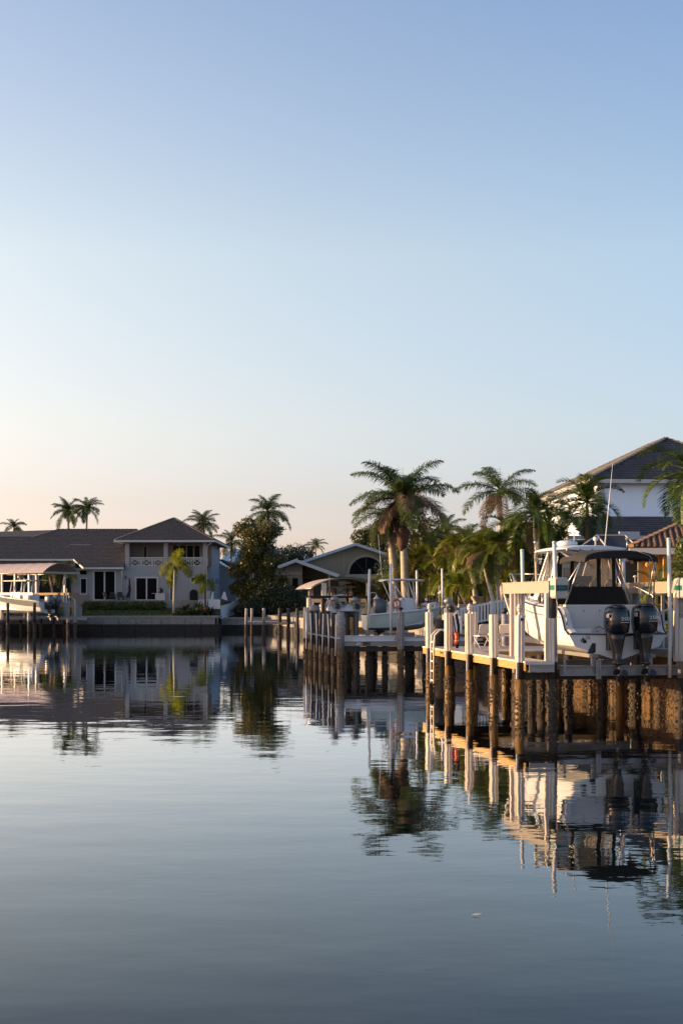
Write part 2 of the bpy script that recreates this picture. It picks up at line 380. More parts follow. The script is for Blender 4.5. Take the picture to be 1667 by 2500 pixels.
_fr = {}
def frond(kind, elev, seed, m):
    """one palm frond along +X, its rachis arching down from the start angle elev"""
    key = (kind, elev, seed, m.name)
    if key in _fr: return _fr[key]
    rng = random.Random(seed*31+int(elev*10)+len(kind)); L, droop, nl, ll, lw, hang = {
        'royal': (1.0, 1.25, 135, .26, .012, .9), 'coco': (1.0, 1.2, 60, .30, .016, .45), 'fox': (1.0, 1.8, 200, .32, .016, .3),
        'christ': (1.0, 1.7, 72, .28, .016, .40), 'areca': (1.0, 1.25, 56, .28, .016, .45), 'dry': (1.0, 1.15, 96, .27, .013, 1.3)}[kind]
    e0 = R(elev); K = 14; pts = [Vector((0, 0, 0))]; ang = []
    for i in range(K):
        s = (i+.5)/K; a = e0-droop*(s**1.3); a = max(a, -1.5); ang.append(a)
        pts.append(pts[-1]+Vector((math.cos(a), 0, math.sin(a)))*(L/K))
    mb = MB(); mb.tube(pts, [.016*(1-.85*i/K) for i in range(K+1)], 3, False, False)
    for i in range(nl):
        s = .10+.90*(i+rng.random()*.6)/nl; k = min(int(s*K), K-1); fr = s*K-k; p = pts[k].lerp(pts[k+1], min(fr, 1)); a = ang[k]
        t = Vector((math.cos(a), 0, math.sin(a))); up = Vector((-math.sin(a), 0, math.cos(a)))
        ln = ll*(math.sin(PI*min(1, .18+s*.80))**.6)*rng.uniform(.8, 1.12)
        for sd in (-1, 1):
            side = Vector((0, sd, 0))
            if kind == 'fox':
                q = rng.uniform(0, 2*PI); dv = (Vector((0, math.cos(q), 0))+up*math.sin(q))*1.0+t*.40
            elif kind in ('christ', 'areca'):
                dv = side*.8+up*rng.uniform(.15, .6)+t*.55
            else:
                dv = side*.8+up*rng.uniform(-.3, .6)+t*rng.uniform(.35, .6)
            dv.normalize(); mid = p+dv*ln*.5; g = Vector((0, 0, -1))
            tip = mid+(dv+g*hang*rng.uniform(.6, 1.4)).normalized()*ln*.55; mid = mid+g*hang*ln*.05
            wd = dv.cross(up)
            if wd.length < .1: wd = t.copy()
            wd = (wd.normalized()+Vector((rng.uniform(-.4, .4),)*3)).normalized()*lw*.5
            mb.add([p-wd*.5, p+wd*.5, mid+wd, mid-wd, tip], [(0, 1, 2, 3), (3, 2, 4)])
    o = mb.build('frond', m, None, link=False); _fr[key] = o
    return o

def palm(name, label, base, top, r0, kind, m, nf, fl, shaft=None, dryn=0, trunkm=None, group=None, seed=1, elevs=(78, 55, 35, 15, -5, -28), bulge=0, spear=True, az0=None, dead=0, lean=0):
    """palm from base to the crown point top: trunk, crown shaft, spear and each frond"""
    rng = random.Random(seed); base = Vector(base); top = Vector(top)
    t = thing(name, label, 'palm', base, 0, group); h = top-base; n = 9
    tp = [Vector((h.x*(i/n)**(1.6 if not lean else .7), h.y*(i/n)**1.6, h.z*i/n)) for i in range(n+1)]
    sh = shaft or 0; rr = [r0*(1.25 if i == 0 else (1.0+bulge*math.sin(PI*i/n)-.35*i/n)) for i in range(n+1)]
    mb = MB(); mb.tube(tp, rr, 10); mb.build('trunk', trunkm or TRUNKR, t)
    tt = tp[-1]
    if sh:
        mb = MB(); r1 = rr[-1]; mb.tube([tt+Vector((0, 0, sh*k)) for k in (0, .1, .5, 1)], [r1*1.05, r1*1.15, r1*.9, r1*.5], 9); mb.build('crownshaft', SHAFT, t)
        tt = tt+Vector((0, 0, sh))
    if dead:
        mb = MB(); mb.lathe([(rr[-1]*1.2, .1), (rr[-1]*2.4, -.25), (rr[-1]*2.2, -.9), (rr[-1]*1.1, -1.35)], tp[-1], 12); mb.build('dead_sheath', BROWNS, t)
    a = rng.uniform(0, 6)
    for i in range(nf):
        e = elevs[int(i*len(elevs)/nf)]; a += 2.4
        d = frond(kind, e+0.0, rng.randint(1, 3), m); s = fl*rng.uniform(.86, 1.1)*(.8 if e > 70 else 1)
        inst(d, t, tt+Vector((0, 0, -.05)), (rng.uniform(-.2, .2), rng.uniform(-.22, .22), a+rng.uniform(-.35, .35)), (s, s, s))
    for i in range(dryn):
        a += 2.4; d = frond('dry', rng.choice((12, -6, -24, -42)), rng.randint(1, 3), LFD); s = fl*rng.uniform(.7, .95)
        inst(d, t, tt+Vector((0, 0, -.1)), (rng.uniform(-.3, .3), 0, a), (s, s, s), name='dry_frond')
    if spear:
        mb = MB(); mb.tube([tt, tt+Vector((.02, 0, fl*.5))], [.03, .006], 4); mb.build('spear_leaf', SHAFT, t)
    return t

def areca(label, base, h, nst, spread, m=None, group=None, seed=1, fl=1.7, nf=6, name='areca_palm'):
    """clump of thin stems, each with its tuft of fronds"""
    rng = random.Random(seed); t = thing(name, label, 'palm', base, 0, group); m = m or LFA
    for k in range(nst):
        a = rng.uniform(0, 2*PI); r = spread*math.sqrt(rng.random())
        x, y = r*math.cos(a), r*math.sin(a); hh = h*rng.uniform(.45, 1.0); x2, y2 = x*1.5, y*1.4
        mb = MB(); mb.tube([(x*.5, y*.5, 0), (x*.9, y*.9, hh*.5), (x2, y2, hh)], [.05, .04, .03], 5); mb.build('stem', TRUNKB if rng.random() < .6 else TRUNKR, t)
        az = rng.uniform(0, 6)
        for i in range(nf):
            az += 2.4; d = frond('areca', (75, 60, 40, 20, 0, -20)[i % 6]+0.0, rng.randint(1, 3), m if rng.random() < .88 else LFD)
            s = fl*rng.uniform(.75, 1.1); inst(d, t, (x2, y2, hh), (rng.uniform(-.3, .3), 0, az), (s, s, s))
    return t

def blade_plant(name, label, base, n, L, m, seed=1, cat='plant', group=None):
    rng = random.Random(seed); t = thing(name, label, cat, base, 0, group); mb = MB()
    for i in range(n):
        a = rng.uniform(0, 2*PI); e = rng.uniform(.3, 1.3); l = L*rng.uniform(.6, 1.1)
        d = Vector((math.cos(a)*math.cos(e), math.sin(a)*math.cos(e), math.sin(e))); sd = Vector((-math.sin(a), math.cos(a), 0))*.05*L
        p1 = d*l*.6; p2 = p1+(d+Vector((0, 0, -.8))).normalized()*l*.4
        mb.add([(0, 0, 0), p1-sd, p2, p1+sd], [(0, 1, 2, 3)])
    mb.build('leaf_rosette', m, t)
    return t

def parmat(p): return Matrix.Translation(p.location) @ Matrix.Rotation(p.rotation_euler[2], 4, 'Z')
def W(o):
    """the mesh was made in world coordinates: undo the parent's place"""
    o.matrix_parent_inverse = parmat(o.parent).inverted(); return o
def wb(mb, name, m, parent, stuff=False): return W(mb.build(name, m, parent, stuff))

# ------------------------------------------------------------------ water
mw = bpy.data.materials.new('canal_water'); mw.use_nodes = True
n = mw.node_tree; b = n.nodes['Principled BSDF']
b.inputs['Base Color'].default_value = (.003, .005, .005, 1); b.inputs['Roughness'].default_value = .012; b.inputs['IOR'].default_value = 1.40
t = n.nodes.new('ShaderNodeTexCoord')
def wn(sc_, strch, rot, detail):
    mp = n.nodes.new('ShaderNodeMapping'); mp.inputs['Scale'].default_value = strch; mp.inputs['Rotation'].default_value = (0, 0, rot)
    n.links.new(t.outputs['Object'], mp.inputs[0]); z = n.nodes.new('ShaderNodeTexNoise'); z.inputs['Scale'].default_value = sc_
    z.inputs['Detail'].default_value = detail; z.inputs['Roughness'].default_value = .45; n.links.new(mp.outputs[0], z.inputs['Vector']); return z
z1 = wn(.55, (1, 1.5, 1), .15, 1); z2 = wn(2.6, (1, 1.6, 1), -.2, 2); z3 = wn(.06, (1, 1, 1), 0, 2)
def scl(node, k):
    q = n.nodes.new('ShaderNodeMath'); q.operation = 'MULTIPLY'; q.inputs[1].default_value = k; n.links.new(node.outputs[0], q.inputs[0]); return q
gate = n.nodes.new('ShaderNodeMapRange'); gate.inputs[1].default_value = .35; gate.inputs[2].default_value = .65
gate.inputs[3].default_value = .5; gate.inputs[4].default_value = 1.3; n.links.new(z3.outputs['Fac'], gate.inputs[0])
s1 = scl(z1, .0065); s2 = scl(z2, .0013)
s2b = n.nodes.new('ShaderNodeMath'); s2b.operation = 'MULTIPLY'; n.links.new(s2.outputs[0], s2b.inputs[0]); n.links.new(gate.outputs[0], s2b.inputs[1])
sm = n.nodes.new('ShaderNodeMath'); sm.operation = 'ADD'; n.links.new(s1.outputs[0], sm.inputs[0]); n.links.new(s2b.outputs[0], sm.inputs[1])
bp = n.nodes.new('ShaderNodeBump'); bp.inputs['Distance'].default_value = 1.0; bp.inputs['Strength'].default_value = 1
n.links.new(sm.outputs[0], bp.inputs['Height'])
# still dark water: a mirror layer over a near black body, stronger towards grazing angles
fr_ = n.nodes.new('ShaderNodeFresnel'); fr_.inputs['IOR'].default_value = 1.33; n.links.new(bp.outputs[0], fr_.inputs['Normal'])
pw = n.nodes.new('ShaderNodeMath'); pw.operation = 'POWER'; pw.inputs[1].default_value = 1.55; n.links.new(fr_.outputs[0], pw.inputs[0])
ml = n.nodes.new('ShaderNodeMath'); ml.operation = 'MULTIPLY'; ml.inputs[1].default_value = 2.15; ml.use_clamp = True; n.links.new(pw.outputs[0], ml.inputs[0])
gl = n.nodes.new('ShaderNodeBsdfGlossy'); gl.inputs['Roughness'].default_value = .012; gl.inputs['Color'].default_value = (.94, .97, 1, 1); n.links.new(bp.outputs[0], gl.inputs['Normal'])
df = n.nodes.new('ShaderNodeBsdfDiffuse'); df.inputs['Color'].default_value = (.004, .007, .008, 1)
mxw = n.nodes.new('ShaderNodeMixShader'); n.links.new(ml.outputs[0], mxw.inputs[0]); n.links.new(df.outputs[0], mxw.inputs[1]); n.links.new(gl.outputs[0], mxw.inputs[2])
n.links.new(mxw.outputs[0], n.nodes['Material Output'].inputs[0]); n.nodes.remove(b)
water = struct(MB().quad((-900, -60, 0), (900, -60, 0), (900, 2500, 0), (-900, 2500, 0)).build('water', mw))
struct(MB().quad((-900, -60, -3), (900, -60, -3), (900, 2500, -3), (-900, 2500, -3)).build('canal_bed', SOIL))

# ------------------------------------------------------------------ ground
SWL = [(17.4, -12), (13.6, 12), (7.9, 48), (6.3, 61), (5.1, 72), (.6, 100), (-7.6, 146)]
OFF = [(.15, 1.60), (1, 1.68), (4, 2.15), (9, 2.70), (20, 2.88), (60, 2.92), (500, 3.0)]
g = MB()
def strip(mb, pts, offs, dz=0, dx=0):
    rows = [[(x+(o if i < len(pts)-1 or True else o), y+(0 if y >= 146 else o*.12*(1 if y < 100 else .3)), z+dz) for o, z in offs] for i, (x, y) in enumerate(pts)]
    k = len(offs)
    for i in range(len(rows)-1):
        for j in range(k-1):
            mb.quad(rows[i][j], rows[i][j+1], rows[i+1][j+1], rows[i+1][j])
strip(g, SWL, OFF)
def gridrows(mb, xs, rows):
    for i in range(len(rows)-1):
        for j in range(len(xs)-1):
            (y0, z0), (y1, z1) = rows[i], rows[i+1]
            q = lambda x, y, z: (x, y, z(x) if callable(z) else z)
            mb.quad(q(xs[j], y0, z0), q(xs[j+1], y0, z0), q(xs[j+1], y1, z1), q(xs[j], y1, z1))
YL = [(142.1, 1.52), (144, 1.56), (146, 1.85), (148, 2.2), (149, 2.95), (158, 3.0), (600, 3.0), (2500, 3.0)]
gridrows(g, [-900, -60, -12.3], YL)
def zo(x):
    o = x+7.6
    if o <= .15: return 1.30
    for (o0, a), (o1, c) in zip(OFF, OFF[1:]):
        if o <= o1: return a+(c-a)*(o-o0)/(o1-o0)
    return 3.0
YR = [(146, zo), (150, lambda x: max(zo(x), 1.6)), (156, lambda x: max(zo(x), 2.7)), (165, 3.0), (600, 3.0), (2500, 3.0)]
gridrows(g, [-12.3, -9, -7.45, -6.6, -3.6, 1.4, 12.4, 52.4, 492], YR)
g.add([(-12.3, 142.1, 0), (-12.3, 160, 0), (-12.3, 160, 3.0), (-12.3, 149, 2.95), (-12.3, 146, 1.85), (-12.3, 142.1, 1.52)], [(0, 1, 2, 3, 4, 5)])
struct(g.build('ground', SOIL))
lw = MB()
strip(lw, [(7.9, 48), (6.3, 61), (5.1, 72)], OFF[1:4], .03)
gridrows(lw, [-60, -17.0], [(142.7, 1.56), (144, 1.59), (146, 1.88), (147.2, 2.09)])
gridrows(g0 := MB(), [-900, -60, -46], [(-60, 2.6), (60, 2.6), (142, 2.2)]); g0.add([(-46, -60, -3), (-46, 142, -3), (-46, 142, 2.2), (-46, -60, 2.6)], [(0, 1, 2, 3)]); struct(g0.build('left_bank_ground', SOIL))
tag(lw.build('lawn', GRASS), 'mown green lawn behind the seawalls', 'lawn'); lw = bpy.data.objects['lawn']; lw['kind'] = 'stuff'
rng = np.random.default_rng(3); k = 9000
ty = rng.uniform(49, 71, k); tx = np.interp(ty, [48, 61, 72], [7.9, 6.3, 5.1])+1+rng.random(k)*7.5
o_ = tx-np.interp(ty, [48, 61, 72], [7.9, 6.3, 5.1]); tz = np.interp(o_, [1, 4, 9], [1.68, 2.15, 2.70])
k2 = 9000; lx = rng.uniform(-40, -17.2, k2); ly = rng.uniform(142.8, 147, k2); lz = np.interp(ly, [142.7, 144, 146, 147.2], [1.56, 1.59, 1.88, 2.09])
bx = np.concatenate([tx, lx]); by = np.concatenate([ty, ly]); bz = np.concatenate([tz, lz])+.02; nb = len(bx)
an = rng.uniform(0, PI, nb); hh = rng.uniform(.05, .11, nb)*np.where(np.arange(nb) < k, 1, 1.5)
ddx = np.cos(an)*.02; ddy = np.sin(an)*.02
V = np.stack([np.stack([bx-ddx, by-ddy, bz], 1), np.stack([bx+ddx, by+ddy, bz], 1), np.stack([bx+rng.normal(0, .02, nb), by+rng.normal(0, .02, nb), bz+hh], 1)], 1).reshape(-1, 3)
gb = npmesh('grass_blades', V, np.arange(nb*3).reshape(-1, 3), LGR, None, True); gb['label'] = 'tufts of grass standing in the lawns'; gb['category'] = 'grass'
mu = MB(); gridrows(mu, [-12.2, -9, -7.45], [(146.5, 1.33), (150, 1.63), (155.9, 2.72)]); m_ = mu.build('mulch_bed', MULCH); struct(m_)

# ------------------------------------------------------------------ seawalls
def lump(mb, c, r, rng):
    p = [(1, 0, 0), (-1, 0, 0), (0, 1, 0), (0, -1, 0), (0, 0, 1), (0, 0, -1)]
    s = [r*rng.uniform(.6, 1.3) for _ in p]
    mb.add([(c[0]+q[0]*k, c[1]+q[1]*k, c[2]+q[2]*k*1.2) for q, k in zip(p, s)], [(0, 2, 4), (2, 1, 4), (1, 3, 4), (3, 0, 4), (2, 0, 5), (1, 2, 5), (3, 1, 5), (0, 3, 5)])
def seawall(name, label, p0, p1, zt, pw, mtop, mlow, zlow, barn=0, seed=1, capm=None):
    """concrete panels between two points, seen from the side left of p0->p1"""
    p0 = Vector((*p0, 0)); p1 = Vector((*p1, 0)); d = p1-p0; L = d.length; rz = math.atan2(d.y, d.x)
    t = thing(name, label, 'seawall', p0, rz); k = max(1, round(L/pw)); w_ = L/k; rng = random.Random(seed)
    mb = MB(); mb.box(0, w_-.03, 0, .25, zlow, zt-.22); a = mb.build('panel', mtop, t)
    mb = MB(); mb.box(0, w_-.03, -.03, .25, -2.5, zlow); c = mb.build('footing_panel', mlow, t)
    for i in range(1, k):
        inst(a, t, (i*w_, 0, 0)); inst(c, t, (i*w_, 0, 0))
    mb = MB(); mb.box(0, L, .12, .3, -2.5, zt-.25); mb.build('backing', CONCD, t)
    q = max(1, round(L/6)); wq = L/q
    mb = MB(); mb.box(.0, wq-.012, -.10, .42, zt-.215, zt); c0 = mb.build('cap', capm or CONC, t)
    for i in range(1, q): inst(c0, t, (i*wq, 0, 0))
    if barn:
        mb = MB()
        for _ in range(barn):
            x = rng.uniform(0, L); z = (zlow+.25)*rng.random()**.7+rng.uniform(-.12, .12)+.12*math.sin(x*3)
            lump(mb, (x, -.05, z), rng.uniform(.012, .045), rng)
        mb.build('barnacles', BARN, t, True)
    return t
seawall('seawall', 'ochre stained concrete seawall crusted with barnacles behind the raised white boat', (7.9, 48), (13.6, 12), 1.72, 2.2, CONCO, CONCO, .95, 9000, 2)
seawall('seawall', 'sunlit concrete seawall seen between the pilings under the dock numbered 201', (6.3, 61), (7.9, 48), 1.72, 2.2, CONCO, CONCO, .85, 4000, 3)
seawall('seawall', 'short concrete seawall behind the pale green boat on its lift', (5.1, 72), (6.3, 61), 1.72, 2.2, CONCO, CONCD, .7, 300, 4)
seawall('seawall', 'shaded concrete seawall behind the canopy boat lift at mid distance', (.6, 100), (5.1, 72), 1.70, 2.4, CONC, CONCD, .7, 200, 5)
seawall('seawall', 'farthest stretch of the right bank seawall, below the tan house', (-7.6, 146), (.6, 100), 1.60, 2.4, CONC, CONCD, .7, 0, 6)
seawall('seawall', 'low capped seawall across the canal end behind the bare dock posts', (-12.3, 145.9), (-7.6, 145.9), 1.38, 1.6, CONC, CONCD, .6, 150, 7)
seawall('seawall', 'long grey concrete seawall in front of the grey two storey house', (-60, 142), (-12.3, 142), 1.58, 1.63, CONC, CONCD, .72, 2500, 8)
seawall('seawall', 'short return of the grey seawall at the corner below the bromeliads', (-12.3, 142), (-12.3, 145.8), 1.579, 1.9, CONC, CONCD, .7, 60, 9)

# ------------------------------------------------------------------ window helper (world coordinates, facing the camera)
def window(parent, x0, x1, z0, z1, y, nv=1, nh=1, fm=TRIMW, fw=.10, pm=GLASSD, name='window', proud=.05):
    mb = MB(); a = y-proud; c = y+.06
    mb.box(x0, x0+fw, a, c, z0, z1); mb.box(x1-fw, x1, a, c, z0, z1); mb.box(x0+fw, x1-fw, a, c, z1-fw, z1); mb.box(x0+fw, x1-fw, a, c, z0, z0+fw)
    f = wb(mb, name, fm, parent)
    mm = MB()
    for i in range(1, nv): xx = x0+(x1-x0)*i/nv; mm.box(xx-fw*.45, xx+fw*.45, a+.01, c, z0+fw, z1-fw)
    for i in range(1, nh): zz = z0+(z1-z0)*i/nh; mm.box(x0+fw, x1-fw, a+.015, c-.01, zz-fw*.35, zz+fw*.35)
    if mm.v: mm.build('mullion', fm, f)
    for i in range(nv):
        xa = x0+fw*.5+(x1-x0-fw)*i/nv; xb = x0+fw*.5+(x1-x0-fw)*(i+1)/nv
        MB().box(xa, xb, y+.02, y+.05, z0+fw*.5, z1-fw*.5).build('pane', pm, f)
    return f
def hipcap(mb, p, q, r=.11):
    p = Vector(p); q = Vector(q); L = (q-p).length; k = max(1, int(L/.42))
    for i in range(k):
        a = p.lerp(q, i/k); b_ = p.lerp(q, (i+1.08)/k if i < k-1 else 1); mb.bar(a+Vector((0, 0, .06)), b_+Vector((0, 0, .03)), r*2, r*.9)

# ------------------------------------------------------------------ grey two storey house, left bank
S0 = 23.147
def hx(x): return (x-833.5)/S0
def hz(y): return CAMH-(y-1466)/S0
HY = 150.0
H = thing('grey_house', 'grey stucco two storey house with brown tiled hip roof and white railed balcony', 'house', (hx(306), HY, 3.0))
mb = MB()
slid = (hx(330), hx(387), 3.05, hz(1408)); fren = (hx(413), hx(429), 3.05, hz(1408)); sw_ = (hx(465), hx(485.5), hz(1423.5), hz(1408))
wall(mb, hx(306), hx(505), 2.9, hz(1383), HY, [slid, fren, sw_])
wb(mb, 'wall', WALLG, H)
window(H, *slid, HY, 2, 1, TRIMW, .16, name='sliding_door'); window(H, *sw_, HY, 1, 1, TRIMW, .12)
fd = window(H, *fren, HY, 1, 1, TRIMW, .14, SCREEN, name='french_door')
mb = MB()
for i in range(16): mb.box(fren[0]+.16, fren[1]-.16, HY-.0, HY+.018, 3.3+i*.125, 3.37+i*.125)
mb.build('blind', mat('blind_slats', (.22, .27, .27), .6), fd)
mb = MB(); cx, r_ = hx(473.5), .42
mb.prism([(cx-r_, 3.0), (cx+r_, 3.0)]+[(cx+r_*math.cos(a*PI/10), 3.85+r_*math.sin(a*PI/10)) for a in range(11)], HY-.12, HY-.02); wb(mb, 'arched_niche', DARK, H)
# balcony storey
for x0, x1 in ((306, 316), (400, 410), (495.5, 505)): mb = MB(); mb.box(hx(x0), hx(x1), HY, HY+.4, hz(1383), hz(1325.5)); wb(mb, 'balcony_post', WALLG, H)
mb = MB(); mb.box(hx(306), hx(505), HY-.02, HY+.42, hz(1325.5), 9.35); wb(mb, 'balcony_header', WALLG, H)
BY = 152.3
mb = MB(); w1 = (hx(341), hx(355), 7.05, hz(1329)); w2 = (hx(414), hx(486), 6.75, hz(1327))
wall(mb, hx(306), hx(512), hz(1383), 9.4, BY, [w1, w2]); wb(mb, 'balcony_wall', WALLP, H)
window(H, *w1, BY, 1, 1, TRIMT, .2); window(H, *w2, BY, 4, 1, TRIMT, .14, name='balcony_door')
mb = MB(); mb.box(hx(306), hx(505), HY+.01, BY, hz(1383)-.25, hz(1383)+.01); mb.box(hx(306)-.01, hx(306)+.2, HY+.4, BY, hz(1383), 9.4); wb(mb, 'balcony_floor', WALLG, H)
def rail(x0, x1):
    mb = MB(); zt, zb = hz(1360.5), hz(1382); y = HY+.12
    mb.box(x0, x1, y-.05, y+.09, zt-.13, zt); mb.box(x0, x1, y, y+.05, zt-.30, zt-.22); mb.box(x0, x1, y, y+.05, zb, zb+.07)
    L = x1-x0; k = 3; wc = L/k; za, zc = zb+.07, zt-.30
    for i in range(k):
        c = x0+(i+.5)*wc; q = .36
        for e in (-q, q): mb.box(c+e-.03, c+e+.03, y, y+.05, za, zc)
        for e in (.52, .62):
            if i < k: mb.box(c+e-.03, c+e+.03, y, y+.05, za, zc); mb.box(c-e-.03, c-e+.03, y, y+.05, za, zc)
        mb.bar((c-q, y+.02, za), (c+q, y+.02, zc), .075, .05); mb.bar((c-q, y+.028, zc), (c+q, y+.028, za), .075, .05)
        zm = (za+zc)/2
        for f in (.45,):
            for sx in (-1, 1):
                mb.bar((c+sx*q*f, y+.02, za), (c+sx*q, y+.02, zm-.16), .035, .035); mb.bar((c+sx*q*f, y+.02, zc), (c+sx*q, y+.02, zm+.16), .035, .035)
    return wb(mb, 'railing', TRIMW, H)
rail(hx(316), hx(400)); rail(hx(410), hx(495.5))
mb = MB(); X1 = hx(505)
for z in (hz(1360.5)-.1, hz(1382)): mb.box(X1-.1, X1, HY+.4, BY, z, z+.08)
for i in range(9): mb.box(X1-.08, X1-.04, HY+.5+i*.2, HY+.54+i*.2, hz(1382), hz(1361))
wb(mb, 'side_railing', TRIMW, H)
mb = MB(); mb.quad((X1, HY, 2.5), (X1, 166.5, 2.5), (X1, 166.5, hz(1383)), (X1, HY, hz(1383))); mb.quad((X1+.001, BY, hz(1383)), (X1+.001, 166.5, hz(1383)), (X1+.001, 166.5, 9.4), (X1+.001, BY, 9.4))
mb.quad((hx(306)-.001, HY, 6.5), (hx(306)-.001, HY, 9.4), (hx(306)-.001, 166.5, 9.4), (hx(306)-.001, 166.5, 6.5)); mb.quad((X1, 166.5, 2.5), (hx(306), 166.5, 2.5), (hx(306), 166.5, 9.4), (X1, 166.5, 9.4))
wb(mb, 'side_wall', WALLG, H)
for yy in (156.8, 160.9, 163.3):
    mb = MB(); mb.box(X1+.003, X1+.05, yy-.45, yy+.45, 4.85, 5.65); f = wb(mb, 'side_window', TRIMW, H); MB().box(X1+.05, X1+.07, yy-.35, yy+.35, 4.95, 5.55).build('pane', GLASSD, f)
e0, e1, ey0, ey1, ez = -23.72, -13.3, 149.2, 167.2, 9.45; ap = Vector((-18.6, 158.0, 12.25))
A, B_, C_, D_ = (e0, ey0, ez), (e1, ey0, ez), (e1, ey1, ez), (e0, ey1, ez)
W(tiled('roof', [A, B_, ap], ROOFG, H)); W(tiled('roof', [B_, C_, ap], ROOFG, H)); W(tiled('roof', [D_, A, ap], ROOFG, H)); W(tiled('roof', [C_, D_, ap], ROOFG, H))
mb = MB()
for q in (A, B_, C_): hipcap(mb, q, ap)
wb(mb, 'hip_cap', ROOFG, H)
mb = MB(); mb.box(e0-.05, e1+.05, ey0-.12, ey0+.02, ez-.22, ez-.02); mb.box(e1-.02, e1+.12, ey0+.02, ey1, ez-.221, ez-.021); mb.box(e0-.12, e0+.02, ey0+.02, ey1, ez-.221, ez-.021); wb(mb, 'gutter', TRIMW, H)
mb = MB(); mb.box(e0+.02, e1-.02, ey0+.02, ey1-.02, ez-.16, ez-.10); wb(mb, 'soffit', WALLP, H)
mb = MB(); mb.tube([(hx(519), 149.3, 9.2), (hx(508), 149.8, 8.9), (hx(506), 149.9, 8.5), (hx(506), 149.9, 3.1)], .05, 6); wb(mb, 'downspout', TRIMW, H)
mb = MB(); mb.box(-19.5, -18.0, 155.9, 156.5, 11.55, 11.8); wb(mb, 'roof_vent', ROOFD, H)
# side wing with its lower roof behind
mb = MB(); mb.quad((X1, 166.5, 2.5), (X1+1.9, 166.5, 2.5), (X1+1.9, 166.5, 6.4), (X1, 166.5, 7.4)); mb.quad((X1+1.9, 166.5, 2.5), (X1+1.9, 178, 2.5), (X1+1.9, 178, 6.4), (X1+1.9, 166.5, 6.4)); wb(mb, 'rear_wall', WALLG, H)
W(tiled('rear_roof', [(X1+2.6, 166, 6.2), (X1+2.6, 180, 6.2), (X1-.1, 180, 8.0), (X1-.1, 166, 8.0)], ROOFG, H))
# single storey wing
mb = MB(); s1_ = (hx(227.5), hx(284.5), 3.05, hz(1391.5)); w3 = (hx(196), hx(213.5), hz(1452), hz(1411)); w4 = (hx(194), hx(213.5), hz(1403.5), hz(1391.5))
wall(mb, hx(181), hx(306), 2.9, 6.5, HY+.002, [s1_, w3, w4]); wb(mb, 'wing_wall', WALLG, H)
window(H, *s1_, HY, 2, 1, TRIMW, .17, name='sliding_door'); window(H, *w3, HY, 1, 1, TRIMW, .1); window(H, *w4, HY, 1, 1, TRIMT, .05)
mb = MB(); mb.box(hx(181)+.02, hx(220), HY-.04, HY, 2.9, 3.9); wb(mb, 'wainscot', WALLP, H)
mb = MB(); hs = [(-37.8, -33.2, 3.05, 6.2), (-32.4, -29.0, 3.05, 6.2)]
wall(mb, -60, hx(181), 2.9, 7.45, 152.6, hs); mb.quad((hx(181), HY, 2.9), (hx(181), 152.6, 2.9), (hx(181), 152.6, 7.4), (hx(181), HY, 7.0)); wb(mb, 'porch_wall', WALLG, H)
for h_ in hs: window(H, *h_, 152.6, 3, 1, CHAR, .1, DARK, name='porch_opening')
mb = MB(); mb.tube([(hx(298), 149.2, 6.4), (hx(299.5), 149.8, 6.2), (hx(299.5), 149.85, 3.1)], .055, 6); wb(mb, 'downspout', TRIMW, H)
RP = [(-60, 151.5, 7.552), (-28.5, 151.5, 7.552), (-27.0, 149.2, 6.6), (-22.85, 149.2, 6.6), (-22.85, 160, 11.07), (-31.8, 160, 11.07), (-34.1, 157.6, 10.08), (-60, 157.6, 10.08)]
W(tiled('wing_roof', RP, ROOFG, H))
mb = MB(); mb.quad((-22.85, 160, 11.05), (-22.85, 172, 6.1), (-60, 172, 6.1), (-60, 157.6, 10.06), (-34.1, 157.6, 10.06), (-31.8, 160, 11.05)); wb(mb, 'wing_roof_back', ROOFG, H)
mb = MB(); hipcap(mb, (-31.8, 160, 11.07), (-22.9, 160, 11.07)); hipcap(mb, (-34.1, 157.6, 10.08), (-31.8, 160, 11.07)); hipcap(mb, (-60, 157.6, 10.08), (-34.1, 157.6, 10.08)); wb(mb, 'ridge_cap', ROOFG, H)
mb = MB(); mb.box(-60, -28.5, 151.38, 151.5, 7.33, 7.53); mb.box(-27.0, -22.8, 149.08, 149.2, 6.38, 6.58); mb.bar((-28.5, 151.45, 7.44), (-27.0, 149.15, 6.49), .12, .2); wb(mb, 'gutter', TRIMW, H)
mb = MB(); mb.box(-29.6, -27.3, 155.2, 155.9, 9.02, 9.25); wb(mb, 'roof_vent', WALLP, H)
mb = MB(); mb.box(-31, hx(505), 148.3, 150.0, 2.4, 3.0); mb.box(hx(180), hx(505), 148.2, 148.35, 2.3, 3.12); wb(mb, 'patio', CONC, H)

# roof corner of another house at the left edge
N2 = thing('neighbour_house', 'house at the left edge showing only a brown tiled roof corner', 'house', (-44, 176, 3.0))
W(tiled('roof', [(-52, 176, 7.6), (-41.4, 176, 7.6), (-47, 182, 11.6)], ROOFG, N2)); mb = MB(); mb.box(-51, -42, 177, 186, 3, 7.5); wb(mb, 'wall', WALLP, N2)
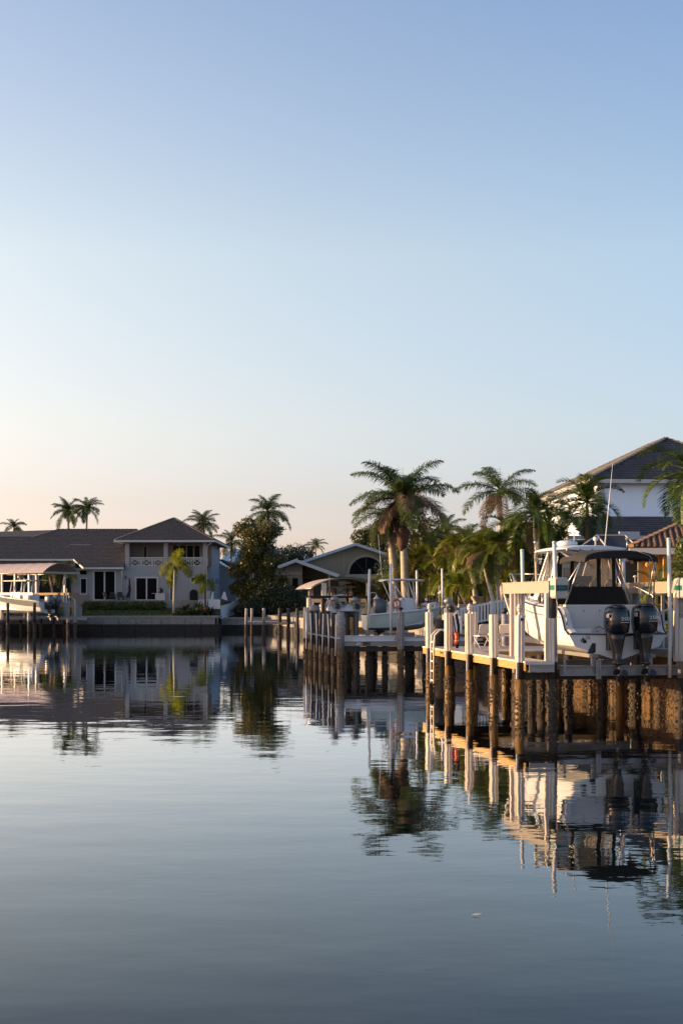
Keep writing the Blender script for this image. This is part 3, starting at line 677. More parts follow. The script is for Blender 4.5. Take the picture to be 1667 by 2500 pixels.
# metal roofed house in the gap
N3 = thing('metal_roof_house', 'house with pale blue standing seam metal roof in the gap beside the grey house', 'house', (-13, 190, 3.0))
mb = MB(); mb.quad((-17, 190, 7.6), (-8, 190, 7.6), (-8, 196, 10.2), (-15.2, 196, 10.2)); mb.quad((-8, 190, 7.6), (-8, 202, 7.6), (-8, 196, 10.2)); wb(mb, 'roof', ROOFM, N3)
mb = MB()
for i in range(17): xx = -16.4+i*.52; mb.bar((xx, 190, 7.63), (xx+(1.2 if i < 2 else 1.5), 196, 10.23), .05, .07)
wb(mb, 'roof_seam', ROOFM, N3)
mb = MB(); mb.box(-16.2, -8.4, 190.6, 200, 3, 7.6); wb(mb, 'wall', TRIMW, N3)

# ------------------------------------------------------------------ tan house with the arched window
S1 = F/155
def tx_(x, d=155): return (x-833.5)*d/F
def tz_(y, d=155): return CAMH-(y-1466)*d/F
T = thing('tan_house', 'tan stucco house with large arched window and pale gabled fascia', 'house', (tx_(870), 155, 2.9))
mb = MB(); mb.prism([(tx_(720), 2.0), (tx_(1010), 2.0), (tx_(1010), tz_(1374)), (tx_(868), tz_(1331)), (tx_(735), tz_(1373)), (tx_(720), tz_(1378))], 155, 155.3); wb(mb, 'wall', WALLT, T)
mb = MB(); cx, cz, r_ = tx_(894), tz_(1401.5), 1.86
arc = lambda r, k=24: [(cx+r*math.cos(PI*i/k), cz+r*math.sin(PI*i/k)) for i in range(k+1)]
fr_ = MB(); o1, o2 = arc(r_+.26), arc(r_)
for i in range(24): fr_.loft([[(x, y, z) for x, z in q] for q, y in (((o1[i], o1[i+1], o2[i+1], o2[i]), 154.86), ((o1[i], o1[i+1], o2[i+1], o2[i]), 155.02))], True, True, False)
aw = wb(fr_, 'arched_window', TRIMT, T)
MB().prism(arc(r_)[::-1], 154.93, 154.97).build('pane', GLASSD, aw)
mm = MB(); mm.box(cx-.03, cx+.03, 154.88, 154.93, cz, cz+r_)
for a in (48, 132): mm.bar((cx, 154.9, cz), (cx+r_*math.cos(R(a)), 154.9, cz+r_*math.sin(R(a))), .05, .04)
mm.build('mullion', CHAR, aw)
mb = MB(); mb.box(tx_(842), tx_(1000), 154.8, 154.99, tz_(1415), tz_(1402)); wb(mb, 'trim_band', TRIMT, T)
mb = MB(); mb.box(tx_(838), tx_(840), 154.97, 154.999, tz_(1400), tz_(1341)); wb(mb, 'control_joint', TRIMT, T)
window(T, tx_(846), tx_(898), 2.9, tz_(1418), 154.98, 3, 1, CHAR, .08, name='sliding_door'); window(T, tx_(905), tx_(985), 2.9, tz_(1418), 154.98, 4, 1, CHAR, .08, name='sliding_door')
def gable(pts, y0, y1, th, nm, m, parent):
    mb = MB()
    for (x0, z0), (x1, z1) in zip(pts, pts[1:]): mb.prism([(x0, z0), (x1, z1), (x1, z1-th), (x0, z0-th)][::-1], y0, y1)
    return wb(mb, nm, m, parent)
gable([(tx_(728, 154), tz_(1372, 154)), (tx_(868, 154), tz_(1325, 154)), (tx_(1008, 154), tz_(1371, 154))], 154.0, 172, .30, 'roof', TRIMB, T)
gable([(tx_(678, 149), tz_(1381, 149)), (tx_(722, 149), tz_(1364.5, 149)), (tx_(828, 149), tz_(1402, 149))], 149.0, 156.9, .26, 'porch_roof', TRIMB, T)
gable([(tx_(682, 149.1), tz_(1380, 149.1)), (tx_(722, 149.1), tz_(1364.6, 149.1)), (tx_(824, 149.1), tz_(1402, 149.1))], 149.05, 149.12, .34, 'fascia', TRIMW, T)
mb = MB(); yw = 150.6; p_ = lambda x, y: (tx_(x, yw), tz_(y, yw))
mb.prism([p_(668, 1386), p_(722, 1368), p_(738, 1373), p_(738, 1398), p_(668, 1398)], yw, yw+.2)
wb(mb, 'bay_gable', WALLP, T)
mb = MB(); mb.box(p_(668, 0)[0], p_(738, 0)[0], yw-.12, yw+.2, tz_(1404, yw), tz_(1397.8, yw)); wb(mb, 'bay_band', TRIMT, T)
mb = MB(); ho = [(tx_(680, yw), tx_(702.5, yw), tz_(1453, yw), tz_(1411, yw)), (tx_(713, yw), tx_(728, yw), tz_(1453, yw), tz_(1411, yw))]
wall(mb, tx_(668, yw), tx_(738, yw), 2.0, tz_(1404, yw), yw, ho, .4); mb.quad((tx_(738, yw), yw, 2), (tx_(738, yw), 155, 2), (tx_(738, yw), 155, 7), (tx_(738, yw), yw, 7)); wb(mb, 'bay_wall', mat('shade_dark_bay_stucco', (.28, .24, .18), .9), T)  # bay colour darkened to stand for the shade of the trees
for h_ in ho: window(T, *h_, yw+.3, 1, 1, CHAR, .06)
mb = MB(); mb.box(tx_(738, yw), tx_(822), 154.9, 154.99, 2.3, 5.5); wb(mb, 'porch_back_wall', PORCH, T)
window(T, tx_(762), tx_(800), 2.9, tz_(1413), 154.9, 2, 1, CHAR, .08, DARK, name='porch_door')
mb = MB(); mb.box(tx_(801, 149.6), tx_(806, 149.6), 149.5, 149.7, 2.3, tz_(1396, 149.6)); wb(mb, 'porch_post', TRIMT, T)
mb = MB(); mb.box(tx_(681, 149.4), tx_(782, 149.4), 149.38, 149.42, tz_(1434, 149.4), tz_(1433, 149.4)); mb.box(tx_(681, 149.4), tx_(782, 149.4), 149.38, 149.42, 3.65, 3.69)
for i in range(42): xx = tx_(682+i*2.4, 149.4); mb.box(xx, xx+.025, 149.385, 149.415, 3.6, tz_(1434, 149.4))
wb(mb, 'porch_railing', CHAR, T)
mb = MB(); mb.tube([(tx_(743), 156.5, 7.6), (tx_(743), 156.5, 8.0)], .06, 6); wb(mb, 'vent_pipe', TRIMW, T)

# ------------------------------------------------------------------ white two storey house, right bank
RW = R(3.16)
Wh = thing('white_house', 'white two storey house with dark slate tiled hip roof on the right bank', 'house', (14.4, 80, 2.8), RW)
mb = MB()
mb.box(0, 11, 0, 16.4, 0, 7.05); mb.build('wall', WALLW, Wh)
e = .55; ez = 7.12; az_ = 10.05
A, B_, C_, D_ = (-e, -e, ez), (11+e, -e, ez), (11+e, 17, ez), (-e, 17, ez); a1, a2 = (5.5, 5.6, az_), (5.5, 10.8, az_)
tiled('roof', [A, B_, a1], ROOFD, Wh, .42, .37, .06, gap=.5); tiled('roof', [D_, A, a1, a2], ROOFD, Wh, .42, .37, .06, gap=.5)
tiled('roof', [B_, C_, a2, a1], ROOFD, Wh, .42, .37, .06, gap=.5)
mb = MB(); hipcap(mb, A, a1, .14); hipcap(mb, B_, a1, .14); hipcap(mb, a1, a2, .14); hipcap(mb, D_, a2, .14); mb.build('hip_cap', ROOFD, Wh)
mb = MB(); mb.box(-e-.08, 11+e, -e-.12, -e+.02, ez-.26, ez-.04); mb.box(-e-.14, -e, -e+.02, 17, ez-.262, ez-.042); mb.build('gutter', TRIMW, Wh)
mb = MB(); mb.box(-e+.02, 11+e, -e+.02, 17, ez-.20, ez-.13); mb.build('soffit', TRIMW, Wh)
mb = MB(); mb.box(.0, .35, -.05, .25, .3, 6.9); mb.build('quoin', TRIMW, Wh)
mb = MB(); mb.tube([(-.5, -.3, 6.8), (-.15, .5, 6.55), (-.1, .8, 6.2), (-.1, .8, .2)], .06, 6); mb.build('downspout', TRIMW, Wh)
tiled('porch_roof', [(-1.6, -3.2, 3.82), (6.5, -3.2, 3.82), (6.5, -.02, 5.05), (-1.6, -.02, 5.05)], ROOFD, Wh, .42, .37, .06, gap=.5)
mb = MB(); mb.box(-2.4, 6.5, -3.35, -3.2, 3.58, 3.80); mb.box(.4, 1.5, -3.3, -3.0, 3.8, 4.02); mb.build('porch_gutter', TRIMW, Wh)
mb = MB(); mb.box(-2.3, 6.5, -3.1, -.03, 3.45, 3.58); mb.build('porch_ceiling', TRIMT, Wh)
mb = MB(); mb.box(-1.5, 6.5, -.12, -.04, 0, 3.45); mb.build('porch_back_wall', WALLP, Wh)
mb = MB(); mb.box(-3.4, -2.5, -6.2, -5.9, 1.0, 2.9); f_ = mb.build('screen_frame', TRIMW, Wh); MB().box(-3.3, -2.52, -6.25, -6.205, 1.15, 2.0).build('screen', SCREEN, f_); MB().box(-3.3, -2.52, -6.25, -6.206, .0, .95).build('screen', SCREEN, f_)
# screened pool cage
La = thing('pool_cage', 'dark screened pool cage with white frame bars behind the boat hardtop', 'pool cage', (12.3, 68, 2.8))
q = lambda x, y, d: P(x, y, d)
b0, b1, b2, b3 = q(1398, 1347, 66), q(1566, 1347, 66), q(1566, 1347, 72), q(1398, 1347, 72); t0, t1 = q(1456, 1306.5, 69), q(1524, 1306.5, 69)
mb = MB(); mb.quad(b0, b1, t1, t0); mb.quad(b1, b2, t1); mb.quad(b3, b0, t0); mb.quad(b0, (b0.x, b0.y, 2.8), (b1.x, b1.y, 2.8), b1); wb(mb, 'screen', SCREEN, La)
for s_, e_ in ((b0, t0), (t0, q(1484, 1341, 66.2)), (b1, t1), (t1, t0), (b0, b1), (b0, Vector((b0.x, b0.y, 2.8))), (b1, Vector((b1.x, b1.y, 2.8)))):
    mb = MB(); mb.bar(s_-Vector((0, .06, 0)), e_-Vector((0, .06, 0)), .055, .055); wb(mb, 'frame_bar', TRIMW, La)
# terracotta roofed house at the right edge
Tt = thing('terracotta_roof_house', 'yellow walled house with terracotta tile roof at the right edge', 'house', (13.3, 60, 2.5))
e1_, e2_, e3_ = Vector((11.9, 58.6, 5.30)), Vector((19.5, 57.4, 5.30)), Vector((15.3, 64, 7.15))
W(tiled('roof', [e1_, e2_, Vector((20, 63.4, 7.2)), Vector((16.6, 63.8, 7.2))], ROOFT, Tt, .25, .40, .05, True))
W(tiled('roof', [Vector((14.8, 71, 5.3)), e1_, Vector((16.6, 63.8, 7.2)), Vector((18.4, 71, 7.2))], ROOFT, Tt, .30, .42, .05, True))
mb = MB(); hipcap(mb, e1_, (16.6, 63.8, 7.2), .14); wb(mb, 'hip_cap', ROOFT, Tt)
mb = MB(); mb.bar((11.85, 58.55, 5.12), (19.5, 57.35, 5.12), .12, .26); mb.bar((11.85, 58.6, 5.12), (14.8, 71, 5.12), .12, .26); wb(mb, 'fascia', TRIMW, Tt)
mb = MB(); mb.quad((13.25, 58.6, 2.4), (13.7, 60.6, 2.4), (13.7, 60.6, 5.1), (13.25, 58.6, 5.1)); mb.box(13.25, 19, 58.6, 58.75, 2.4, 5.1); mb.box(12.75, 13.65, 60.6, 60.75, 2.4, 5.1); wb(mb, 'wall', WALLY, Tt)
mb = MB(); mb.box(11.9, 12.75, 61.0, 61.1, 2.4, 5.1); wb(mb, 'dark_opening', SCREEN, Tt)
mb = MB(); mb.box(12.6, 12.75, 60.5, 60.62, 2.4, 5.1); mb.box(11.9, 13.2, 60.4, 60.5, 4.75, 4.95); wb(mb, 'porch_beam', TRIMT, Tt)
for xx, zz in ((12.95, 4.62), (13.1, 4.72)):
    mb = MB(); mb.ball((xx, 60.3, zz), .09, .09, .11); wb(mb, 'wall_lantern', WALLY, Tt)

# ------------------------------------------------------------------ palms and trees
def bp_(x, d, z): return (PX(x, d), d, z)
def tp_(x, y, d): return P(x, y, d)
GF = 'palms beyond the grey house'
palm('royal_palm', 'low palm crown at the left edge showing over the grey house roof', bp_(35, 175, 3), tp_(35, 1296, 175), .16, 'royal', LFR, 13, 2.0, .5, group=GF, seed=3)
palm('royal_palm', 'palm left of the close pair above the grey house roof ridge', bp_(172, 176, 3), tp_(167, 1262, 176), .19, 'royal', LFR, 20, 2.7, .8, group=GF, seed=4)
palm('royal_palm', 'palm right of the close pair above the grey house roof ridge', bp_(207, 174, 3), tp_(213, 1258, 174), .19, 'royal', LFR, 18, 2.5, .9, group=GF, seed=5)
palm('royal_palm', 'bushy palm just right of the pyramid roof of the grey house', bp_(500, 180, 3), tp_(497, 1290, 180), .2, 'royal', LFR, 20, 2.9, .6, group=GF, seed=6)
palm('royal_palm', 'tall palm behind the big broadleaf tree', bp_(652, 172, 3), tp_(655, 1266, 172), .22, 'royal', LFR, 17, 3.5, .9, dryn=2, group=GF, seed=7)
palm('royal_palm', 'palm behind the left side of the broadleaf tree, mostly hidden', bp_(560, 172, 3), tp_(566, 1332, 172), .2, 'royal', LFR, 12, 2.6, .5, dryn=2, group=GF, seed=8)
palm('royal_palm', 'small distant palm above the low gable of the tan house', bp_(768, 205, 3), tp_(770, 1340, 205), .18, 'royal', LFR, 13, 2.0, .5, dryn=1, group=GF, seed=9)
# foxtail palms before the grey house
palm('foxtail_palm', 'foxtail palm with bushy yellow green plumes before the grey house balcony', bp_(425, 145.5, 1.7), tp_(427, 1392, 146), .15, 'fox', LFY, 6, 2.6, .7, seed=12, elevs=(82, 40, 15, 15, -30, 35))
palm('foxtail_palm', 'thin young foxtail palm at the right corner of the grey house', bp_(501, 146.5, 1.9), tp_(502, 1424, 146.5), .11, 'fox', LFY, 4, 1.9, .45, seed=13, elevs=(40, -10, 20, -30), trunkm=TRUNKB)
palm('patio_palm', 'leaning palm behind the left canopy, nearer the house window', bp_(152, 147.5, 3), tp_(160, 1398, 148), .12, 'christ', LFG, 12, 2.0, .3, dryn=2, seed=14, elevs=(60, 30, 10, -15, -35))
palm('patio_palm', 'palm behind the left canopy with its trunk near the middle canopy posts', bp_(130, 148, 3), tp_(121, 1402, 148.5), .12, 'christ', LFG, 12, 2.0, .3, dryn=2, seed=15, elevs=(60, 30, 10, -15, -35))
# big broadleaf tree
Tr = thing('broadleaf_tree', 'big broadleaf tree with gold lit leaves between the grey and tan houses', 'tree', (-8.8, 151, 1.6))
mb = MB(); mb.tube([(0, 0, 0), (.1, 0, 1.5), (-.3, .1, 3.2), (-.2, 0, 6), (.2, 0, 9)], [.35, .28, .22, .15, .05], 8)
for a in range(9):
    an = a*2.4; z0 = 1.2+a*.7; mb.tube([(0, 0, z0), (math.cos(an)*1.2, math.sin(an)*1.2, z0+1.1), (math.cos(an)*2.3, math.sin(an)*2.0, z0+2.6)], [.13, .09, .03], 5)
mb.build('trunk', BARK, Tr)
rr = random.Random(11); lobes = []
for i in range(38):
    z = rr.uniform(1.3, 9.0); wmax = 3.1*(1-((z-4.2)/6.6)**2)**.5 if z > 4.2 else 2.6+(z/4.2)*.5
    a = rr.uniform(0, 6.28); r_ = wmax*rr.uniform(.35, .85); lobes.append((r_*math.cos(a), r_*math.sin(a)*.9, z, rr.uniform(.75, 1.25), rr.uniform(.75, 1.25), rr.uniform(.7, 1.2)))
lobes += [(2.3, 0, 5.6, .9, .8, 1.0), (2.5, .2, 4.2, 1.0, .9, 1.1), (2.7, 0, 2.8, 1.0, .9, 1.1), (-2.0, 0, 9.2, .8, .8, .7), (-1.1, .2, 9.7, .8, .8, .7), (0, 0, 5, 2.0, 1.8, 4.0), (.9, 0, 8.6, 1.1, 1, .9)]
leaves('crown', lobes, 42000, .12, LFB, Tr, 4, .45)
def tree(name, label, base, lobes, n, size, m, h, seed=1, group=None, shell=.4, r=.18):
    t = thing(name, label, 'tree', base, 0, group); mb = MB(); mb.tube([(0, 0, 0), (.1, 0, h*.4), (0, 0, h)], [r, r*.8, r*.3], 7)
    for a in range(5): an = a*2.4; mb.tube([(0, 0, h*.35), (math.cos(an)*.9, math.sin(an)*.9, h*.7)], [r*.5, r*.2], 4)
    mb.build('trunk', BARK, t); leaves('crown', lobes, n, size, m, t, seed, shell); return t
tree('broadleaf_tree', 'dark rounded tree behind the tan house, nearest the big tree', (PX(702, 168), 168, 3), [(0, 0, 5.0, 1.9, 1.8, 1.7), (-1.1, 0, 4.0, 1.4, 1.4, 1.5), (1.0, 0, 4.2, 1.3, 1.3, 1.4)], 5000, .14, LFK, 5, 21)
tree('broadleaf_tree', 'dark rounded tree behind the tan house roof, left of the small palm', (PX(738, 172), 172, 3), [(0, 0, 5.0, 1.8, 1.7, 1.9), (-1.0, 0, 4.3, 1.3, 1.3, 1.4), (1.3, 0, 4.0, 1.3, 1.3, 1.3)], 5000, .14, LFK, 5, 22)
tree('broadleaf_tree', 'green tree top showing over the right end of the tan house roof', (PX(893, 168), 168, 3), [(-.6, 0, 7.5, 1.3, 1.3, 1.2), (1.0, 0, 7.9, 1.6, 1.4, 1.3), (2.6, 0, 7.0, 1.8, 1.6, 1.6), (.8, 0, 5.8, 2, 2, 1.8)], 7000, .14, LFB, 7, 23)
tree('broadleaf_tree', 'dark tree behind the royal palms hiding the right end of the tan house', (PX(1030, 108), 108, 2.8), [(-1.2, 0, 4.2, 1.7, 1.5, 1.8), (.6, 0, 5.0, 1.7, 1.5, 1.8), (2.2, 0, 3.6, 1.7, 1.5, 1.7), (0, 0, 2.0, 2.5, 1.5, 1.6)], 9000, .12, LFB, 5, 24)
def bush(label, base, lobes, n, size, m, seed=1, group=None, name='bush', cat='bush'):
    t = thing(name, label, cat, base, 0, group); rng = random.Random(seed); mb = MB()
    for l in lobes[:6]: mb.tube([(l[0]*.3, l[1]*.3, 0), (l[0], l[1], l[2])], [.05, .02], 4)
    mb.build('stem', BARK, t); leaves('foliage', lobes, n, size, m, t, seed, .5); return t
for i, (x, d, w_, h_, lb) in enumerate([(612, 147.6, 2.1, 1.5, 'dark bush under the left of the big broadleaf tree'), (660, 148, 2.4, 3.3, 'dark bush right of the big tree trunk, left of the tan house railing'), (705, 147.4, 2.4, 2.9, 'dark bush in front of the left part of the tan house railing'), (752, 146.8, 1.9, 1.9, 'dark bush in front of the tan house porch, left of the boat canopy')]):
    bush(lb, (PX(x, d), d, 1.45), [(0, 0, h_*.55, w_*.6, 1.0, h_*.6), (-w_*.5, 0, h_*.4, w_*.4, .8, h_*.45), (w_*.5, 0, h_*.45, w_*.4, .8, h_*.5)], 4500, .11, LFK, 31+i, 'dark bushes before the tan house')
for i, (x, w_) in enumerate([(222, 1.6), (254, 1.8), (287, 1.8), (320, 1.8), (353, 1.8), (385, 1.6)]):
    lb = ['hedge shrub nearest the left dock, before the grey house', 'second hedge shrub from the left dock, below the tall sliding door', 'hedge shrub below the patio chairs', 'hedge shrub below the closed patio umbrella', 'hedge shrub below the two pane sliding door', 'last hedge shrub on the right, below the grill stand'][i]
    bush(lb, (PX(x, 147.4), 147.4, 2.08), [(0, 0, .5, w_*.52, .5, .52), (-w_*.3, .05, .52, .45, .45, .45), (w_*.3, 0, .50, .45, .45, .46)], 1600, .075, LFH, 41+i, 'hedge before the grey house', 'hedge_shrub', 'hedge')
rr = random.Random(5)
BL = ['small dark spiky plant right of the foxtail trunk', 'spiky plant under the arched niche', 'spiky plant beside the one with a red flower', 'spiky plant on the seawall corner', 'spiky plant behind the corner plants', 'spiky plant at the white fence foot', 'low spiky plant at the left end of the bed', 'spiky plant in the middle of the bed']
for i, (x, d, L_) in enumerate([(437, 144, 1.1), (455, 145.5, 1.5), (476, 144.3, 1.4), (500, 143.6, 1.5), (484, 146.3, 1.6), (514, 144.5, 1.3), (447, 143.5, .9), (465, 143.4, 1.2)]):
    z = np.interp(d, [144, 146, 148], [1.56, 1.85, 2.2]); blade_plant('bromeliad', BL[i], (PX(x, d), d, float(z)), 70, L_, LFK if i % 2 else LFH, 61+i, group='spiky plants at the seawall corner')
fl = MB(); [fl.ball((PX(499, 143.2)+rr.uniform(-.1, .1), 143.2, 2.2+rr.uniform(-.15, .15)), .06, .06, .09, 5, 4) for _ in range(6)]
fo = fl.build('flower_spike', mat('red_flower', (.5, .06, .03), .6)); tag(fo, 'small red flower spike among the spiky plants', 'flower')

# right bank: royal palms, palms round the white house
palm('royal_palm', 'left pale royal palm trunk with hanging dry fronds behind the small boats', bp_(966, 82, 2.5), tp_(953, 1310, 82), .26, 'royal', LFR, 9, 2.4, 1.3, dryn=7, seed=31, bulge=.12, group='pair of royal palms', elevs=(20, 0, -15, -30))
palm('royal_palm', 'right royal palm with brown dead sheath and the tallest wide crown', bp_(990, 80.5, 2.6), tp_(982, 1288, 80.5), .235, 'royal', LFR, 22, 3.45, 1.7, dryn=9, seed=32, bulge=.12, group='pair of royal palms', elevs=(74, 62, 52, 40, 24, 8, -8, -20), dead=1)
palm('royal_palm', 'thinner palm with brown drooping fronds right of the royal pair', bp_(1226, 90, 2.8), tp_(1219, 1232, 90), .19, 'royal', LFR, 9, 3.0, .9, dryn=4, seed=33, elevs=(60, 35, 15, -5))
palm('royal_palm', 'distant palm crown between the royal pair and the brown palm', bp_(1090, 102, 2.8), tp_(1086, 1318, 102), .2, 'royal', LFR, 13, 2.3, .6, dryn=1, seed=34)
CF = 'fluffy palms behind the white picket fence'
palm('cluster_palm', 'fluffy palm with a curved leaning trunk behind the picket fence', bp_(1217, 66, 2.5), tp_(1176, 1362, 67), .105, 'christ', LFA, 18, 1.75, .35, seed=41, elevs=(70, 50, 30, 5, -20, -40), dryn=3, group=CF, lean=1)
palm('cluster_palm', 'fluffy palm with a nearly straight grey trunk at the picket fence', bp_(1222, 66.4, 2.5), tp_(1207, 1352, 66.6), .10, 'christ', LFA, 17, 1.7, .35, seed=42, elevs=(75, 50, 30, 5, -20, -40), dryn=2, group=CF, lean=1)
palm('cluster_palm', 'fluffy palm behind the curved trunk, reaching farther left', bp_(1160, 76, 2.8), tp_(1140, 1350, 76), .12, 'christ', LFA, 18, 2.0, .35, seed=43, elevs=(70, 50, 30, 5, -20, -40), dryn=3, group=CF)
palm('cluster_palm', 'fluffy palm filling the gap left of the white house wall', bp_(1262, 74, 2.8), tp_(1250, 1330, 74), .15, 'christ', LFA, 18, 2.2, .35, seed=44, elevs=(70, 50, 30, 5, -20, -40), dryn=4, group=CF, trunkm=TRUNKB)
palm('cluster_palm', 'dark green palm against the left end of the white house', bp_(1312, 70, 2.8), tp_(1304, 1290, 70), .12, 'christ', LFG, 20, 2.3, .8, seed=45, elevs=(80, 55, 35, 10, -15, -35), dryn=1, group=CF, spear=False)
palm('cluster_palm', 'dark palm between the left corner palm and the house front palm', bp_(1346, 71, 2.8), tp_(1340, 1302, 71), .12, 'christ', LFG, 15, 1.8, .7, seed=46, elevs=(80, 55, 35, 10, -15, -35), group=CF, spear=False)
palm('cluster_palm', 'palm standing clear in front of the blank white house wall', bp_(1434, 70, 2.8), tp_(1432, 1262, 70), .14, 'christ', LFG, 19, 2.45, .8, seed=47, elevs=(80, 58, 38, 12, -12, -30), dryn=0, group=CF, spear=False, trunkm=TRUNKB)
palm('cluster_palm', 'palm at the right edge with only its drooping left fronds in view', bp_(1698, 54, 2.6), tp_(1690, 1205, 54), .14, 'christ', LFG, 22, 2.45, .8, seed=48, elevs=(75, 50, 30, 10, -15, -30), group=CF, spear=False)
CP = 'small palms in the garden behind the picket fence'
palm('christmas_palm', 'small bright palm behind the lamp pole, its trunk upright', bp_(1102, 71, 2.6), tp_(1097, 1437, 71), .075, 'christ', LFY, 12, 1.2, .25, seed=51, elevs=(70, 45, 20, -5, -30), group=CP, trunkm=TRUNKB)
palm('christmas_palm', 'small bright palm with a trunk slanting right, beside the lamp pole', bp_(1108, 70.5, 2.6), tp_(1119, 1434, 70.5), .07, 'christ', LFY, 12, 1.2, .25, seed=52, elevs=(70, 45, 20, -5, -30), group=CP, trunkm=TRUNKB)
palm('christmas_palm', 'small bright palm between the two beige sun loungers', bp_(1183, 71, 2.6), tp_(1182, 1425, 71), .075, 'christ', LFY, 14, 1.35, .3, seed=53, elevs=(80, 50, 25, 0, -30), group=CP, trunkm=TRUNKB)
palm('christmas_palm', 'small palm behind the two slender leaning trunks', bp_(1240, 72, 2.7), tp_(1238, 1428, 72), .075, 'christ', LFY, 12, 1.25, .3, seed=54, elevs=(80, 50, 25, 0, -30), group=CP, trunkm=TRUNKB)
AG = 'areca palm clumps forming the garden thicket'
AL = ['areca clump right behind the royal palm trunks', 'areca clump between the green boat top and the lamp pole', 'areca clump behind the lamp pole', 'areca clump with dry stems behind the small bright palms', 'areca clump behind the sun loungers', 'areca clump behind the leaning trunks', 'areca clump left of the raised white boat bow', 'areca clump behind the white boat windshield', 'low areca clump left of the royal palm trunks']
for i, (x, d, h_, nst, spr) in enumerate([(1012, 84, 3.0, 8, 1.3), (1048, 82, 3.3, 8, 1.4), (1082, 82, 3.2, 9, 1.4), (1118, 80, 3.2, 9, 1.4), (1158, 79, 3.1, 9, 1.4), (1200, 78, 3.2, 9, 1.4), (1244, 77, 3.4, 9, 1.4), (1290, 78, 3.6, 9, 1.5), (925, 84, 1.0, 6, 1.0)]):
    areca(AL[i], bp_(x, d, 2.75), h_, nst, spr, group=AG, seed=71+i, fl=1.7 if i < 8 else 1.5, nf=8)
bush('long dark hedge closing the garden behind the areca clumps', (PX(1150, 92), 92, 2.7), [(-5+i*1.6, 0, 1.6+.5*math.sin(i*2), 1.3, .9, 1.9) for i in range(8)], 16000, .11, LFK, 88, None, 'hedge', 'hedge')
bush('dense green shrub dotted with pink blossoms at the right edge', (PX(1652, 51.5), 51.5, 2.3), [(0, 0, .9, 1.0, .8, .9), (.6, 0, 2.0, .7, .7, .9), (.5, .2, 2.6, .6, .6, .6), (-.9, 0, .6, .6, .6, .6)], 7000, .07, LFH, 89)
bl = bpy.data.objects[[o.name for o in C.objects if o.name.startswith('foliage')][-1]].parent
leaves('blossom', [(-.1, -.3, .8, 1.0, .7, .85), (.5, -.3, 1.9, .7, .6, .8)], 220, .06, LFP, bl, 9, .9)
areca('green fan of palm leaves at the right edge above the blossom shrub', bp_(1668, 50, 2.4), 1.9, 6, .7, LFG, seed=95, fl=1.2, nf=6)

# ------------------------------------------------------------------ docks (shore frame: a = towards the right bank, b = away from the camera)
RS = math.atan2(.157, .9876)
def S(a, b, o=(4.74, 37.9)): return (o[0]+.9876*a-.157*b, o[1]+.157*a+.9876*b)
_bn = {}
def barn_mesh(k):
    if k not in _bn:
        rng = random.Random(900+k); mb = MB()
        for i in range(150):
            a = rng.uniform(0, 2*PI); z = rng.uniform(0, 1)**.9; r = .95+rng.uniform(-.05, .25)*(1 if .2 < z < .85 else .3)
            lump(mb, (r*math.cos(a), r*math.sin(a), z*6), rng.uniform(.10, .32), rng)
        _bn[k] = mb.build('barnacles', BARN, None, link=False); _bn[k]['kind'] = 'stuff'
    return _bn[k]
def piling(p, a, b, r=.145, zt=2.6, m=None, barn=True, zb=-1.6, sleeve=None, sm=None, seed=0, wet=True, lean=0, wm=None):
    rng = random.Random(seed+int(a*100)+int(b*37)); m = m or PILE
    lean = lean or rng.uniform(-.014, .014)
    mb = MB(); zs = [1.45, (1.45+zt)/2, zt]
    mb.tube([(a+lean*(z-1)+rng.uniform(-.004, .004), b, z) for z in ([1.0]+zs[1:] if zt > 1.5 else [zt-.4, zt])], [r, r*.98, r*.94] if zt > 1.5 else [r, r], 12)
    o = mb.build('piling', m, p)
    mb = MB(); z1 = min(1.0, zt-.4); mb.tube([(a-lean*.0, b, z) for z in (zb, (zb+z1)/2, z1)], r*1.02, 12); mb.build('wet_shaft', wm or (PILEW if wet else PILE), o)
    if barn: inst(barn_mesh(rng.randint(0, 3)), o, (a, b, rng.uniform(.0, .12)), (0, 0, rng.uniform(0, 6)), (r*1.08, r*1.08, r*rng.uniform(.75, .95)))
    if sleeve:
        z0, z1 = sleeve; R0 = r*1.03; mb = MB(); ring = lambda z: [(a+lean*(z-1)+R0*(1.0 if j % 4 < 2 else .86)*math.cos(2*PI*j/32), b+R0*(1.0 if j % 4 < 2 else .86)*math.sin(2*PI*j/32), z) for j in range(32)]
        R0 = r+.018; mb.loft([ring(z0), ring(z1)], True, True, False); mb.build('sleeve', sm or SLEEVE, o)
    return o
def finial(parent, a, b, z):
    mb = MB(); mb.lathe([(.05, 0), (.06, .03), (.035, .05), (.035, .10), (.075, .12), (.085, .15), (.05, .17), (.09, .185), (.095, .21), (.055, .225), (.07, .24), (.055, .28), (.02, .31)], (a, b, z), 12)
    return mb.build('post_light', TRIMW, parent)

